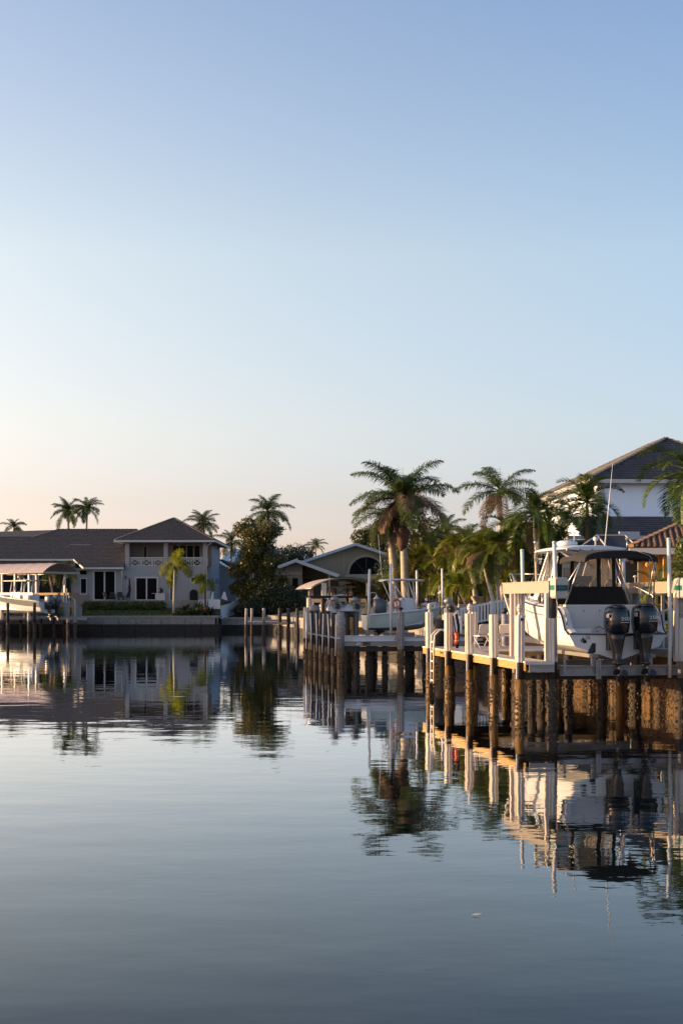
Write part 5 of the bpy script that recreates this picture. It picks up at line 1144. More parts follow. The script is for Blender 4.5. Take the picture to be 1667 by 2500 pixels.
def slab(cx, y0, y1, hw, z, th, crown, nose=.5):
    rings = []
    for k in range(13):
        f = k/12; y = y0+(y1-y0)*f; wd = hw*(1-.18*max(0, (f-.6)/.4)**2)*(1 if 0 < k < 12 else .85); e_ = math.sin(PI*min(max(f, .04), .96))**.35
        rings.append([(cx+wd*math.cos(t)*1.0, y, z+(crown*e_*math.sin(t) if t <= PI else th*math.sin(t))) for t in [2*PI*j/20 for j in range(20)]])
    return rings
mb = MB(); mb.loft(slab(0, 1.7, 5.1, 1.02, 4.56, .05, .15), True, True, True); ht = mb.build('hardtop', WHITE, BT)
mb = MB(); mb.lathe([(.20, 0), (.29, .02), (.31, .08), (.30, .13), (.22, .17), (.05, .185)], (-.25, 3.6, 4.69), 18); mb.build('radar_dome', WHITE, ht)
mb = MB(); mb.lathe([(.025, 0), (.025, .13), (.075, .15), (.08, .20), (.05, .24), (.01, .25)], (.28, 2.6, 4.69), 12); mb.build('gps_antenna', WHITE, ht)
mb = MB(); mb.lathe([(.03, 0), (.03, .28)], (.98, 1.9, 4.55), 8); mb.box(.93, 1.12, 1.86, 1.94, 4.83, 4.88); mb.build('deck_light', ALU, ht)
mb = MB(); mb.tube([(.42, 2.2, 4.66), (.50, 2.1, 5.8), (.58, 2.0, 7.0)], [.022, .014, .007], 6); mb.build('whip_antenna', WHITE, ht)
mb = MB(); mb.tube([(-.1, 3.4, 4.7), (-.08, 3.4, 5.28)], [.018, .016], 6); mb.ball((-.08, 3.4, 5.3), .045, .045, .02, 8, 4); mb.build('masthead_light', TRIMW, ht)
mb = MB(); mb.lathe([(.05, -.35), (.03, -.05), (.06, .05), (.06, .18), (.09, .22), (.09, .26)], (-.9, 4.55, 4.62), 10); mb.build('searchlight', ALU, ht)
for x_ in (-.85, -.5, -.15): mb = MB(); mb.tube([(x_, 1.66, 4.52), (x_, 1.78, 4.53)], .04, 8); mb.build('spreader_light', ALU, ht)
# pipework of the hardtop
for sx in (-1, 1):
    for p_, q_ in (((1.18, 2.1, 3.0), (.80, 2.5, 4.5)), ((1.2, 2.9, 3.02), (.85, 2.2, 4.5)), ((1.15, 3.5, 3.1), (.85, 3.2, 4.5)), ((1.16, 2.2, 3.0), (.9, 3.3, 4.5)), ((1.2, 2.5, 3.0), (.92, 2.6, 3.9))):
        mb = MB(); mb.tube([(sx*p_[0], p_[1], p_[2]), (sx*(p_[0]+q_[0])/2+sx*.03, (p_[1]+q_[1])/2, (p_[2]+q_[2])/2), (sx*q_[0], q_[1], q_[2])], .024, 7); mb.build('top_leg', ALU, BT)
# enclosure: clear panels, black frames, black lower canvas
ex, ey = .92, 2.25
cn = MB(); cn.quad((-1.18, ey-.25, 2.98), (1.05, ey-.25, 2.98), (.95, ey, 3.45), (-1.0, ey, 3.45)); cn.quad((-1.0, ey-.001, 3.44), (.95, ey-.001, 3.44), (.95, ey-.001, 3.50), (-1.0, ey-.001, 3.50))
cn.quad((-1.18, ey-.25, 2.98), (-1.0, ey, 3.45), (-1.03, 2.9, 3.3), (-1.2, 2.9, 3.0)); cn.quad((1.05, ey-.25, 2.98), (.95, ey, 3.45), (1.0, 2.9, 3.3), (1.2, 2.9, 3.0))
cnv = cn.build('aft_curtain', CANVAS, BT)
for x0_, x1_ in ((-.98, -.86), (-.60, -.50), (.20, .31), (.66, .76)):
    mb = MB(); mb.add([(x0_, ey-.02, 3.46), (x1_, ey-.02, 3.46), (x1_*.97, ey-.02, 4.46), (x0_*.97, ey-.02, 4.46)], [(0, 1, 2, 3)]); mb.add([(x0_, ey+.01, 3.46), (x1_, ey+.01, 3.46), (x1_*.97, ey+.01, 4.46), (x0_*.97, ey+.01, 4.46)], [(3, 2, 1, 0)]); mb.build('curtain_strip', CANVAS, cnv)
for x0_, x1_ in ((-.86, -.60), (-.50, .20), (.31, .66)):
    MB().quad((x0_, ey, 3.48), (x1_, ey, 3.48), (x1_*.97, ey, 4.47), (x0_*.97, ey, 4.47)).build('clear_panel', VINYL, cnv)
mb = MB(); mb.box(-.93, .78, ey-.03, ey-.01, 4.34, 4.37); mb.build('curtain_zip', CANVAS, cnv)
# black bimini aft, its grey flap and struts
mb = MB(); rings = []
for k in range(9):
    f = k/8; y = -.30+f*2.2; zc = 4.44+.06*math.sin(PI*f)
    rings.append([(1.0*math.cos(t)*1.03, y, zc-.30+.30*max(0, math.sin(t))**.6) for t in [PI*j/16 for j in range(17)]])
mb.loft(rings, False, False, True); mb.loft([[(x, y, z-.015) for x, y, z in r] for r in rings][::-1], False, False, True)
bm = mb.build('bimini', CANVAS, BT)
mb = MB(); mb.loft([rings[0], [(x*1.01, y-.03, z-.15-.07*(1-abs(x))) for x, y, z in rings[0]]], False, False, True); mb.build('bimini_valance', CANVAS, bm)
mb = MB(); mb.add([(-1.0, .2, 4.15), (-1.03, 1.9, 4.5), (-.98, 3.3, 4.56), (-.5, 1.85, 4.53), (-.95, 1.2, 4.22)], [(0, 4, 1), (1, 4, 3), (1, 3, 2)]); mb.build('grey_flap', GREYCANVAS, bm)
for p_, q_ in (((-1.0, .1, 4.15), (-1.25, .75, 2.93)), ((-1.0, .1, 4.15), (-1.33, 1.5, 2.95)), ((1.0, -.1, 4.15), (1.12, .72, 2.95)), ((1.02, -.1, 4.15), (1.36, .9, 2.92)), ((.88, -.05, 4.30), (1.08, .4, 3.5))):
    mb = MB(); mb.tube([p_, q_], .021, 7); mb.build('bimini_strut', ALU, BT)
mb = MB(); mb.tube([(math.cos(t)*1.0, -.22, 4.14+.285*math.sin(t)**.6 if t not in (0, PI) else 4.14) for t in [PI*j/14 for j in range(15)]], .016, 6); mb.build('bimini_bow', ALU, bm)
mb = MB(); mb.tube([(.45, -.33, 4.42), (.78, -.33, 4.30), (.93, -.30, 4.05), (1.06, -.2, 3.65)], .013, 5); mb.build('bimini_bow', ALU, bm)
# helm inside
mb = MB(); mb.box(-.85, .45, 3.5, 4.2, 2.4, 3.62); mb.box(-.55, .40, 3.2, 3.5, 2.4, 3.45); hl = mb.build('helm_console', WHITE, BT)
mb = MB(); mb.box(-.50, .38, 3.17, 3.20, 3.20, 3.78); mb.box(-.5, .38, 3.185, 3.5, 3.45, 3.82); mb.build('dashboard', CHAR, hl)
mb = MB(); mb.torus((.05, 3.08, 3.42), .19, .014, 'y', 20, 6); mb.tube([(-.14, 3.1, 3.42), (.24, 3.1, 3.42)], .012, 5); mb.tube([(.05, 3.1, 3.42), (.05, 3.1, 3.23)], .012, 5); mb.build('steering_wheel', ALU, hl)
for x_ in (.25, .72):
    mb = MB(); mb.box(x_-.20, x_+.20, 2.55, 2.95, 2.9, 3.10); mb.loft([[(x_-.19, 2.55, 3.1), (x_+.19, 2.55, 3.1), (x_+.19, 2.68, 3.1), (x_-.19, 2.68, 3.1)], [(x_-.17, 2.50, 3.55), (x_+.17, 2.50, 3.55), (x_+.17, 2.6, 3.55), (x_-.17, 2.6, 3.55)], [(x_-.10, 2.50, 3.68), (x_+.10, 2.50, 3.68), (x_+.10, 2.57, 3.68), (x_-.10, 2.57, 3.68)]], True, True, False); mb.build('helm_seat', SEATC, BT)
mb = MB(); mb.box(-.7, .9, 1.1, 1.5, 2.5, 2.9); mb.build('aft_bench', SEATC, BT)
# bow rail and pulpit
pts = [( -1.05, 5.6, 3.55), (-.98, 6.6, 3.74), (-.66, 8.0, 3.90), (-.40, 9.0, 3.98), (-.24, 9.85, 4.0), (0, 9.98, 4.0), (.24, 9.85, 4.0), (.40, 9.0, 3.98), (.66, 8.0, 3.90), (.98, 6.6, 3.74), (1.05, 5.6, 3.55)]
mb = MB(); mb.tube([(-1.13, 5.2, 3.12)]+pts+[(1.13, 5.2, 3.12)], .018, 7); rl = mb.build('bow_rail', ALU, BT)
for (x_, y_, z_) in pts[1:5]+pts[6:-1]:
    mb = MB(); rr2 = interp(st, min(y_, 9.1)); xx = math.copysign(max(rr2[4]-.05, .12), x_); mb.tube([(x_, y_, z_), (xx, y_-.12, rr2[5]+.06)], .014, 6); mb.build('stanchion', ALU, rl)
mb = MB(); mb.loft([[(-.2, 8.9, 3.44), (.2, 8.9, 3.44), (.2, 8.9, 3.50), (-.2, 8.9, 3.50)], [(-.16, 9.9, 3.52), (.16, 9.9, 3.52), (.16, 9.9, 3.57), (-.16, 9.9, 3.57)]], True, True, False); mb.build('pulpit', WHITE, BT)
mb = MB(); mb.tube([(-1.30, 2.6, 3.0), (-1.30, 2.62, 3.22), (-1.25, 3.0, 3.25), (-1.24, 3.05, 3.02)], .016, 6); mb.tube([(-1.18, 4.4, 3.08), (-1.16, 4.42, 3.30), (-1.1, 4.8, 3.33), (-1.08, 4.85, 3.1)], .016, 6); mb.build('side_rail', ALU, BT)
mb = MB(); mb.tube([(1.0, 1.9, 3.55), (1.25, 1.7, 3.45), (1.45, 1.2, 3.25), (1.5, 1.0, 2.95)], .018, 6); mb.build('side_rail', ALU, BT)

# ------------------------------------------------------------------ right bank things near the big boat
Gw = thing('gangway', 'low pale walkway with white pipe handrail at the far right, beside the lift', 'gangway', (*S(5.3, 3.6), 1.45), RS)
for i in range(22): MB().box(-1.05, 1.6, i*.142, i*.142+.135, -.03, .0).build('plank', SLEEVE, Gw)
mb = MB(); mb.box(-1.1, 1.6, -.06, -.01, -.22, -.02); mb.build('fascia', SLEEVE, Gw)
for k, z_ in enumerate((.35, .75, 1.12)): mb = MB(); mb.bar((-.72, .3, z_-.12), (.55, .3, z_+.30), .05, .06); mb.build('handrail', TRIMW, Gw)
for i in range(6): xx = -.72+i*.25; mb = MB(); mb.box(xx-.02, xx+.02, .27, .33, 0, 1.04+i*.08); mb.build('baluster', TRIMW, Gw)
for a_ in (-.9, .3): piling(Gw, a_, .8, .12, -.05, m=PILE, zb=-3, barn=False)
Wr = thing('wooden_railing', 'weathered wooden railing with tan slats behind the right lift beam', 'railing', (*bp_(1530, 50, 2.2),), R(6))
for i in range(9):
    mb = MB(); mb.box(i*.13, i*.13+.075, 0, .04, .35, 1.08); mb.build('slat', PTWOOD if i % 3 else GREYWOOD, Wr)
mb = MB(); mb.box(-.05, 1.25, -.03, .06, 1.08, 1.16); mb.box(-.05, 1.25, -.03, .06, .26, .35); mb.build('rail', SLEEVE, Wr)
mb = MB(); mb.box(-.1, 0, 0, .1, -.2, 1.2); mb.build('post', GREYWOOD, Wr); mb = MB(); mb.box(1.25, 1.35, 0, .1, -.2, 1.2); mb.build('post', GREYWOOD, Wr)
Bt = thing('outdoor_counter', 'reddish brown wooden counter below the yellow house wall', 'counter', (*bp_(1523, 52, 2.5),), R(4))
mb = MB(); mb.box(0, 1.75, 0, .5, 1.13, 1.20); mb.build('counter_top', PORCH, Bt)
for i in range(12): mb = MB(); mb.box(.02+i*.145, .13+i*.145, .05, .08, 0, 1.13); mb.build('panel_board', mat('red_brown_board', (.20, .08, .04), .8) if i == 0 else bpy.data.materials['red_brown_board'], Bt)
mb = MB(); mb.lathe([(.03, 0), (.03, .25), (.09, .27), (.06, .31), (.01, .33)], (.45, .25, 1.20), 10); Lp = mb.build('table_lamp', TRIMW); Lp.location = Bt.location; tag(Lp, 'small white shaded lamp standing on the reddish counter', 'lamp')
# picket fence
Fp = thing('picket_fence', 'white picket fence climbing the lawn behind the folding chairs', 'fence', (5.25, 64.6, 1.8), R(9.03))
def fz(x): return .02+.20*x if x < 3 else .62+.06*(x-3)
for i in range(27):
    x = i*.155
    mb = MB(); mb.box(x, x+.085, 0, .025, fz(x)+.06, fz(x)+.82+.02*(i % 2)); mb.build('picket', WHITEV, Fp)
mb = MB()
mb.bar((0, .04, fz(0)+.86), (3, .04, fz(3)+.86), .05, .09); mb.build('top_rail', WHITEV, Fp); mb = MB(); mb.bar((3, .04, fz(3)+.86), (4.3, .04, fz(4.3)+.86), .05, .09); mb.build('top_rail', WHITEV, Fp)
mb = MB(); mb.bar((0, .045, fz(0)+.12), (3, .045, fz(3)+.12), .05, .07); mb.build('bottom_rail', WHITEV, Fp)
for x in (1.55, 3.05): mb = MB(); mb.box(x, x+.13, -.03, .10, fz(x)-.2, fz(x)+.95); mb.build('fence_post', WHITEV, Fp)
Fp2 = thing('picket_fence', 'low run of white pickets descending to the seawall between the lift posts', 'fence', (5.3, 62.6, 1.62), R(100))
for i in range(12):
    x = i*.16; mb = MB(); mb.box(x, x+.085, 0, .025, .02, .8); mb.build('picket', WHITEV, Fp2)
mb = MB(); mb.box(0, 1.9, .026, .06, .68, .76); mb.build('top_rail', WHITEV, Fp2)
# pool terrace, loungers
Pt = thing('pool_terrace', 'raised pool terrace with pale coping behind the picket fence', 'terrace', (*bp_(1120, 73, 2.3),), R(6))
mb = MB(); mb.box(0, 1.05, 0, .35, -.3, .62); mb.box(2.0, 2.9, 0, .35, -.3, .64); mb.build('coping_wall', TRIMW, Pt)
mb = MB(); mb.box(1.05, 2.0, .02, .35, -.3, .58); mb.box(2.9, 4.4, .02, .35, -.3, .60); mb.build('dark_wall', CHAR, Pt)
mb = MB(); mb.box(0, 4.4, .351, 5, -.3, .5); mb.build('paving', CONC, Pt)
for i, lb in enumerate(('beige sun lounger with raised back, the left of two on the pool terrace', 'beige sun lounger with raised back, the right of two on the pool terrace')):
    o = thing('sun_lounger', lb, 'sun lounger', tuple(Vector(bp_(1152+i*32, 73.8, 2.80))), R(6), 'beige sun loungers on the pool terrace')
    mb = MB(); mb.add([(0, 0, .52), (.10, 0, .52), (.28, 0, .22), (.18, 0, .22), (0, .6, .52), (.10, .6, .52), (.28, .6, .22), (.18, .6, .22)], [(0, 3, 2, 1), (4, 5, 6, 7), (0, 1, 5, 4), (1, 2, 6, 5), (3, 0, 4, 7)]); mb.build('backrest', SEATC, o)
    mb = MB(); mb.add([(.1, .61, .52), (.72, .61, .52), (.72, .66, .20), (.24, .66, .20)], [(0, 1, 2, 3)]); mb.box(.2, 1.0, 0, .6, .16, .22); mb.build('cushion', SEATC, o)
    for x_ in (.25, .9): mb = MB(); mb.box(x_, x_+.05, .03, .08, 0, .16); mb.build('leg', CHAR, o)

# ------------------------------------------------------------------ small boats by the numbered dock
def canopy(p, x0, x1, y0, y1, z0, rise, m, ribs=5, th=.03, flapm=None):
    """barrel canopy: the arch spans x0..x1, runs along y"""
    def ring(y, dz=0): return [(x0+(x1-x0)*k/16, y, z0+dz+rise*math.sin(PI*k/16)**.8) for k in range(17)]
    mb = MB()
    for a, c in zip(range(ribs), range(1, ribs+1)):
        ya, yc = y0+(y1-y0)*a/ribs, y0+(y1-y0)*c/ribs; ym = (ya+yc)/2
        mb.loft([ring(ya), ring(ym, -.05), ring(yc)], False, False, True)
    mb.loft([ring(y1, -th), ring(y0, -th)], False, False, True)
    o = mb.build('canopy_cover', m, p)
    for k in range(ribs+1):
        y = y0+(y1-y0)*k/ribs; mb = MB(); mb.tube([(q[0], q[1], q[2]-.06) for q in ring(y)], .025, 5); mb.build('canopy_rib', ALU, o)
    mb = MB()
    for x in (x0, x1): mb.tube([(x, y0, z0-.05), (x, y1, z0-.05)], .03, 6)
    mb.build('canopy_side_tube', ALU, o)
    return o
# lift with canopy and the boat seen from astern
oA = (.27, 81.0)
LA = thing('canopy_lift', 'boat lift under a tan arched canopy behind the row of dock pilings', 'boat lift', (*oA, 0), RS)
canopy(LA, -2.05, 2.0, .0, 6.5, 3.83, .60, TANCANVAS, 5)
for i, (a_, b_) in enumerate(((-1.28, 0), (1.22, 0), (-1.28, 5.5), (1.22, 5.5))):
    o = piling(LA, a_, b_, .14, 3.0, seed=110+i, sleeve=(1.45, 3.0) if i % 2 == 0 else None, sm=SLEEVE)
    mb = MB(); mb.box(a_-.14, a_+.14, b_-.06, b_+.06, 3.0, 4.1) if i % 2 == 0 else mb.box(a_-.07, a_+.07, b_-.06, b_+.06, 3.0, 4.1); mb.build('canopy_post', SLEEVE, o)
for a_ in (-1.28, 1.22): mb = MB(); mb.box(a_-.1, a_+.1, -.3, 5.8, 2.98, 3.2); mb.build('top_beam', PILE, LA)
mb = MB(); mb.box(-1.3, 1.25, -.1, .05, 1.36, 1.58); mb.build('cradle_beam', PTWOOD, LA); mb = MB(); mb.box(-1.3, 1.25, 5.3, 5.45, 1.36, 1.58); mb.build('cradle_beam', PTWOOD, LA)
for a_ in (-.5, .5): mb = MB(); mb.box(a_-.06, a_+.06, -.3, 5.4, 1.59, 1.68); mb.build('bunk_board', GREYCANVAS, LA)
BA = thing('centre_console_boat', 'white boat with twin outboards and rod rack seen from astern under the tan canopy', 'boat', (*S(-.02, .3, oA), 0), RS)
SA = [[0, 1.70, .80, 1.95, .98, 2.62], [1, 1.70, .85, 1.95, 1.03, 2.64], [3, 1.72, .82, 2.0, 1.02, 2.72], [4.6, 1.9, .55, 2.2, .8, 2.86], [5.6, 2.3, .2, 2.6, .35, 3.0], [6.0, 2.8, .015, 2.85, .03, 3.05]]
build_hull(BA, SA, WHITE, WHITE, (.5, 4.2), ALU, .02)
outboard(BA, (-.18, -.05, 2.45), .72, GREYENG, None, False, label='left grey outboard'); outboard(BA, (.40, -.05, 2.45), .72, GREYENG, None, False, label='right grey outboard')
mb = MB(); mb.box(-.45, .45, 2.2, 3.2, 2.1, 3.1); mb.box(-.40, .40, 2.15, 2.21, 3.1, 3.3); c_ = mb.build('console', WHITE, BA); mb = MB(); mb.box(-.35, .35, 2.10, 2.16, 2.9, 3.02); mb.build('dashboard', BLACKG, c_)
mb = MB(); mb.box(-.35, .40, 1.1, 1.5, 2.4, 2.75); mb.build('leaning_post', SEATC, BA)
mb = MB(); mb.box(-.85, .85, 1.4, 3.4, 3.86, 3.92); tt = mb.build('t_top', TANCANVAS, BA)
for sx in (-1, 1):
    for y_ in (1.6, 3.0): mb = MB(); mb.tube([(sx*.55, y_, 2.4), (sx*.52, y_, 3.86)], .035, 6); mb.build('t_top_leg', LIFTTAN, BA)
    mb = MB(); mb.tube([(sx*.52, 1.55, 3.75), (sx*.25, 1.55, 3.2)], .025, 5); mb.build('t_top_brace', LIFTTAN, BA)
for k in range(6): mb = MB(); mb.tube([(-.45+k*.18, 1.38, 3.70), (-.45+k*.18, 1.36, 3.98)], .022, 5); mb.build('rod_holder', LIFTTAN, tt)
mb = MB(); mb.lathe([(.10, 0), (.05, .25), (.12, .3), (.1, .33)], (-.1, 2.2, 3.92), 9); mb.build('antenna_base', LIFTTAN, tt)
mb = MB(); mb.bar((-1.5, -.2, 3.30), (-.2, -.2, 3.42), .5, .06); 
for k in range(8): mb.box(-1.45+k*.09, -1.42+k*.09, -.40, -.36, 3.18, 3.30)
o = mb.build('kayak_rack', WHITE, LA); o.name = 'white_paddle_board'
# lift drive units on the front beam
LB = thing('drive_beam_lift', 'lift with a short silver beam and two grey drive units behind the dock pilings', 'boat lift', (.0, 64.5, 0), RS)
mb = MB(); mb.box(-.62, .85, -.08, .08, 2.66, 2.84); mb.box(-.65, .87, -.11, .11, 2.62, 2.66); mb.box(-.65, .87, -.11, .11, 2.84, 2.87); mb.build('top_beam', WHITEALU, LB)
def drive(p, a, b, z, s=1, strut=True):
    mb = MB(); mb.loft([[(a+.17*s*math.cos(t), b+y, z+.17*s*math.sin(t)) for t in [2*PI*j/14 for j in range(14)]] for y in (-.16*s, .14*s)], True, True, False)
    mb.tube([(a-.04*s, b-.16*s, z+.06*s), (a-.10*s, b-.16*s, z+.30*s)], .08*s, 8); mb.ball((a-.10*s, b-.12*s, z+.24*s), .15*s, .15*s, .11*s, 10, 6)
    o = mb.build('drive_unit', ALUG, p)
    mb = MB(); mb.loft([[(a+r*math.cos(t), b+y, z-.02+r*math.sin(t)) for t in [2*PI*j/12 for j in range(12)]] for y, r in ((-.162*s, .10*s), (-.20*s, .07*s))], True, True, False); mb.build('pulley_hub', BLACKG, o)
    mb = MB(); mb.tube([(a-.3*s, b, z+.05), (a-.15*s, b, z+.08), (a+.3*s, b, z-.02)], .05*s, 6); mb.build('drive_shaft', ALUG, o)
    if strut: mb = MB(); mb.bar((a-.05, b-.1, z-.12), (a+.14, b-.1, z-.62), .05, .05); mb.build('strut', ALUG, o)
    return o
drive(LB, -.22, -.05, 2.86, 1.25); drive(LB, .70, -.05, 2.84, 1.2, False)
for i, (a_, b_) in enumerate(((.30, .1), (.68, .1), (-.55, .4))): piling(LB, a_, b_, .12, 2.60, seed=130+i, m=PILE)
mb = MB(); mb.box(.62, .74, -.06, .06, 1.2, 2.6); mb.build('channel_post', GREYENG, LB)
mb = MB(); mb.box(-.3, 1.6, 3.0, 3.2, 1.55, 1.72); mb.box(.9, 1.02, 2.9, 3.0, 1.7, 2.3); mb.build('bunk_frame', PTWOOD, LB)
BK = thing('back_dock', 'brown wooden dock frame with railing behind the piling row', 'dock', (-1.55, 76.5, 0), RS)
for i, (a_, b_, z_) in enumerate(((-.2, 0, 3.3), (.6, .2, 3.25), (3.0, 0, 3.3), (3.5, .4, 3.2))): piling(BK, a_, b_, .11, z_, seed=140+i, m=PILE if i else GREYWOOD, sleeve=(2.4, 3.25) if i == 0 else None, sm=SLEEVE)
mb = MB(); mb.box(-.35, 3.9, -.06, .06, 3.22, 3.36); mb.build('top_rail', PILE, BK)
for i in range(30): MB().box(-.3+i*.142, -.3+i*.142+.135, -.4, 1.6, 1.44, 1.48).build('plank', GREYWOOD, BK)
mb = MB(); mb.box(-.35, 4.0, -.46, -.40, 1.25, 1.47); mb.build('fascia', GREYWOOD, BK)
CO = thing('covered_engine', 'brown covered outboard hanging behind the leftmost lit piling sleeve', 'outboard motor', (*bp_(766, 74, 2.35),), 0)
mb = MB(); mb.loft([[(r*math.cos(t), r*.8*math.sin(t), z) for t in [2*PI*j/14 for j in range(14)]] for z, r in ((0, .20), (.06, .27), (.25, .29), (.45, .22), (.52, .08))], True, True, True); mb.build('canvas_cover', TANCANVAS, CO)
mb = MB(); mb.box(-.10, .10, -.1, .12, -1.0, .0); mb.build('midsection', CHAR, CO); mb = MB(); mb.tube([(-.02, -.1, .48), (-.02, -.1, .66)], .04, 6); mb.build('handle', TRIMW, CO)

# pale green boat with hardtop
oB = P(903, 1500, 65.2); phi = R(14)
LC = thing('bunk_lift', 'low lift with carpeted bunks and white guide poles under the pale green boat', 'boat lift', (oB.x+.3, oB.y+.6, 0), phi)
BB = thing('bay_boat', 'pale green open boat with white T-top and console on a low lift', 'boat', (oB.x-.19, oB.y+.757, 0), phi-PI/2)
SB = [[0, 1.72, .62, 1.84, .78, 2.42], [.7, 1.70, .66, 1.84, .84, 2.48], [1.7, 1.70, .64, 1.90, .86, 2.58], [2.5, 1.76, .48, 2.02, .76, 2.66], [3.1, 1.98, .24, 2.22, .48, 2.70], [3.45, 2.30, .06, 2.44, .16, 2.73], [3.6, 2.62, .01, 2.66, .03, 2.75]]
build_hull(BB, SB, SEAFOAM, WHITE, (.3, 2.6), TRIMW, .028)
mb = MB()
for sg in (-1, 1): mb.tube([(sg*(r[2]*1.03+.012), r[0], r[3]+.03) for r in refine(SB, 14)], .022, 5)
mb.build('chine_rail', WHITE, BB)
mb = MB(); mb.torus((-.79, .35, 2.14), .07, .012, 'x', 14, 5); mb.build('emblem', CHAR, BB)
outboard(BB, (0, .95, 2.58), .82, GREYENG, None, False)
mb = MB(); mb.loft([[(-.36, 1.5, 2.1), (.36, 1.5, 2.1), (.36, 2.35, 2.1), (-.36, 2.35, 2.1)], [(-.36, 1.5, 3.08), (.36, 1.5, 3.08), (.36, 2.3, 3.08), (-.36, 2.3, 3.08)], [(-.34, 1.75, 3.22), (.34, 1.75, 3.22), (.34, 2.1, 3.22), (-.34, 2.1, 3.22)]], True, True, False); c_ = mb.build('console', WHITE, BB)
mb = MB(); mb.box(-.375, -.362, 1.62, 2.22, 2.68, 3.0); dd = mb.build('console_door', TRIMW, c_); mb = MB(); mb.tube([(-.38, 1.72, 2.78), (-.385, 1.92, 2.82), (-.38, 2.12, 2.78)], .010, 4); mb.ball((-.385, 1.92, 2.96), .02, .05, .012, 6, 4); mb.build('door_mark', ALUG, dd)
mb = MB(); mb.box(-.3, .3, .95, 1.25, 2.2, 2.85); mb.build('leaning_post', WHITE, BB)
mb = MB(); rings = []
for k in range(11):
    f = k/10; y = .75+f*1.95; wd = .68*(1-.25*(2*f-1)**4); rings.append([(wd*math.cos(t), y, 4.02+.04*math.sin(PI*f)+(.06 if math.sin(t) > 0 else .05)*math.sin(t)) for t in [2*PI*j/14 for j in range(14)]])
mb.loft(rings, True, True, True); tt = mb.build('t_top', WHITE, BB)
for sx in (-1, 1):
    for (p_, q_) in (((.42, 1.45, 2.3), (.46, 1.25, 3.98)), ((.42, 2.35, 2.3), (.46, 2.15, 3.98)), ((.45, 1.3, 3.8), (.44, 1.75, 3.1)), ((.44, 1.28, 3.2), (.46, .95, 3.98)), ((.42, 2.3, 2.9), (.46, 1.95, 3.98))):
        mb = MB(); mb.tube([(sx*p_[0], p_[1], p_[2]), (sx*q_[0], q_[1], q_[2])], .026, 6); mb.build('t_top_leg', WHITEALU, BB)
mb = MB(); mb.tube([(-.3, .9, 4.05), (-.5, .85, 5.0), (-.7, .8, 6.2)], [.016, .01, .006], 5); mb.build('whip_antenna', WHITE, tt)
mb = MB(); mb.box(-.12, .12, 3.35, 3.65, 2.80, 2.86); mb.ball((0, 3.3, 2.94), .10, .22, .09); mb.ball((0, 2.9, 2.92), .07, .2, .08); mb.build('trolling_motor', WHITEALU, BB)
RG = thing('ring_float', 'faded orange and white ring float hung by the pale green boat console', 'life ring', (oB.x+1.22, oB.y+.5, 2.95), phi-PI/2)
mb = MB(); mb.torus((0, 0, 0), .19, .05, 'x', 20, 8); mb.build('ring', mat('faded_orange', (.62, .20, .12), .6), RG); mb = MB(); mb.torus((-.06, -.14, -.03), .19, .045, 'x', 20, 8); mb.build('ring', TRIMW, RG)
for y_ in (.0,): pass
for i, (x_, d_) in enumerate(((0.9, .7), (3.6, 1.0))): 
    mb = MB(); mb.box(x_-.6, x_+.9, d_-.9, d_-.80, 1.42, 1.62) if i == 0 else mb.box(x_-.8, x_+.5, d_-.9, d_-.80, 1.42, 1.62); mb.build('bunk_board', GREYWOOD, LC)
mb = MB(); mb.box(.1, 3.6, -.1, .02, 1.20, 1.42); mb.build('cradle_beam', CHAR, LC)
for i, (x, d, y0_, y1_) in enumerate(((899, 64.3, 1548, 1391), (954, 64.2, 1550, 1378), (1018, 68.5, 1500, 1394), (1080, 68.0, 1500, 1389))):
    mb = MB(); a_, c_ = P(x+(-2 if i == 0 else 0), y0_, d), P(x+(3 if i == 0 else -1), y1_, d); mb.tube([a_, a_.lerp(c_, .5)+Vector((.01, 0, 0)), c_], .055, 8); g_ = wb(mb, 'guide_pole', PVC, LC)
    mb = MB(); mb.ball(c_, .05, .05, .04, 8, 4); mb.build('pole_cap', TRIMW, g_)
MD = thing('lift_motor_post', 'grey lift motor on a dark piling just behind the second farthest sleeve', 'lift motor', (*bp_(1099, 52.5, 0),), RS)
drive(MD, .0, 0, 2.80, 1.15, False); piling(MD, .02, .05, .11, 2.66, m=PILE, seed=151)
MP = thing('mooring_piling', 'thick dark piling standing under the green boat bow left of the fence', 'piling', (*bp_(1073, 60, 0),), RS)
piling(MP, 0, 0, .21, 2.28, m=PILE, seed=152)
# shower lamps
def lamp(label, x, yb, yt, xs, ys, d):
    t = thing('dock_lamp', label, 'lamp', (*bp_(x, d, PZ(yb, d)),), 0, 'gooseneck dock lamps'); zb = 0; zt = PZ(yt, d)-PZ(yb, d); dx = (xs-x)*d/F; zs = PZ(ys, d)-PZ(yb, d)
    mb = MB(); mb.tube([(0, 0, 0), (0, 0, zt-.12), (dx*.15, 0, zt-.03), (dx*.5, 0, zt), (dx*.85, 0, zt-.04), (dx, 0, zt-.16), (dx, 0, zs+.1)], .016, 7); mb.build('pole', WHITEALU, t)
    mb = MB(); mb.lathe([(.03, .12), (.05, .06), (.11, .0), (.17, -.05), (.165, -.06)], (dx, 0, zs), 14); mb.build('lamp_shade', TRIMW, t)
lamp('gooseneck dock lamp with white shade beside the green boat engine', 903, 1500, 1446, 919, 1459, 68)
lamp('dock lamp with white shade at the tall pole behind the green boat bow', 1071, 1500, 1430, 1076, 1446, 69)

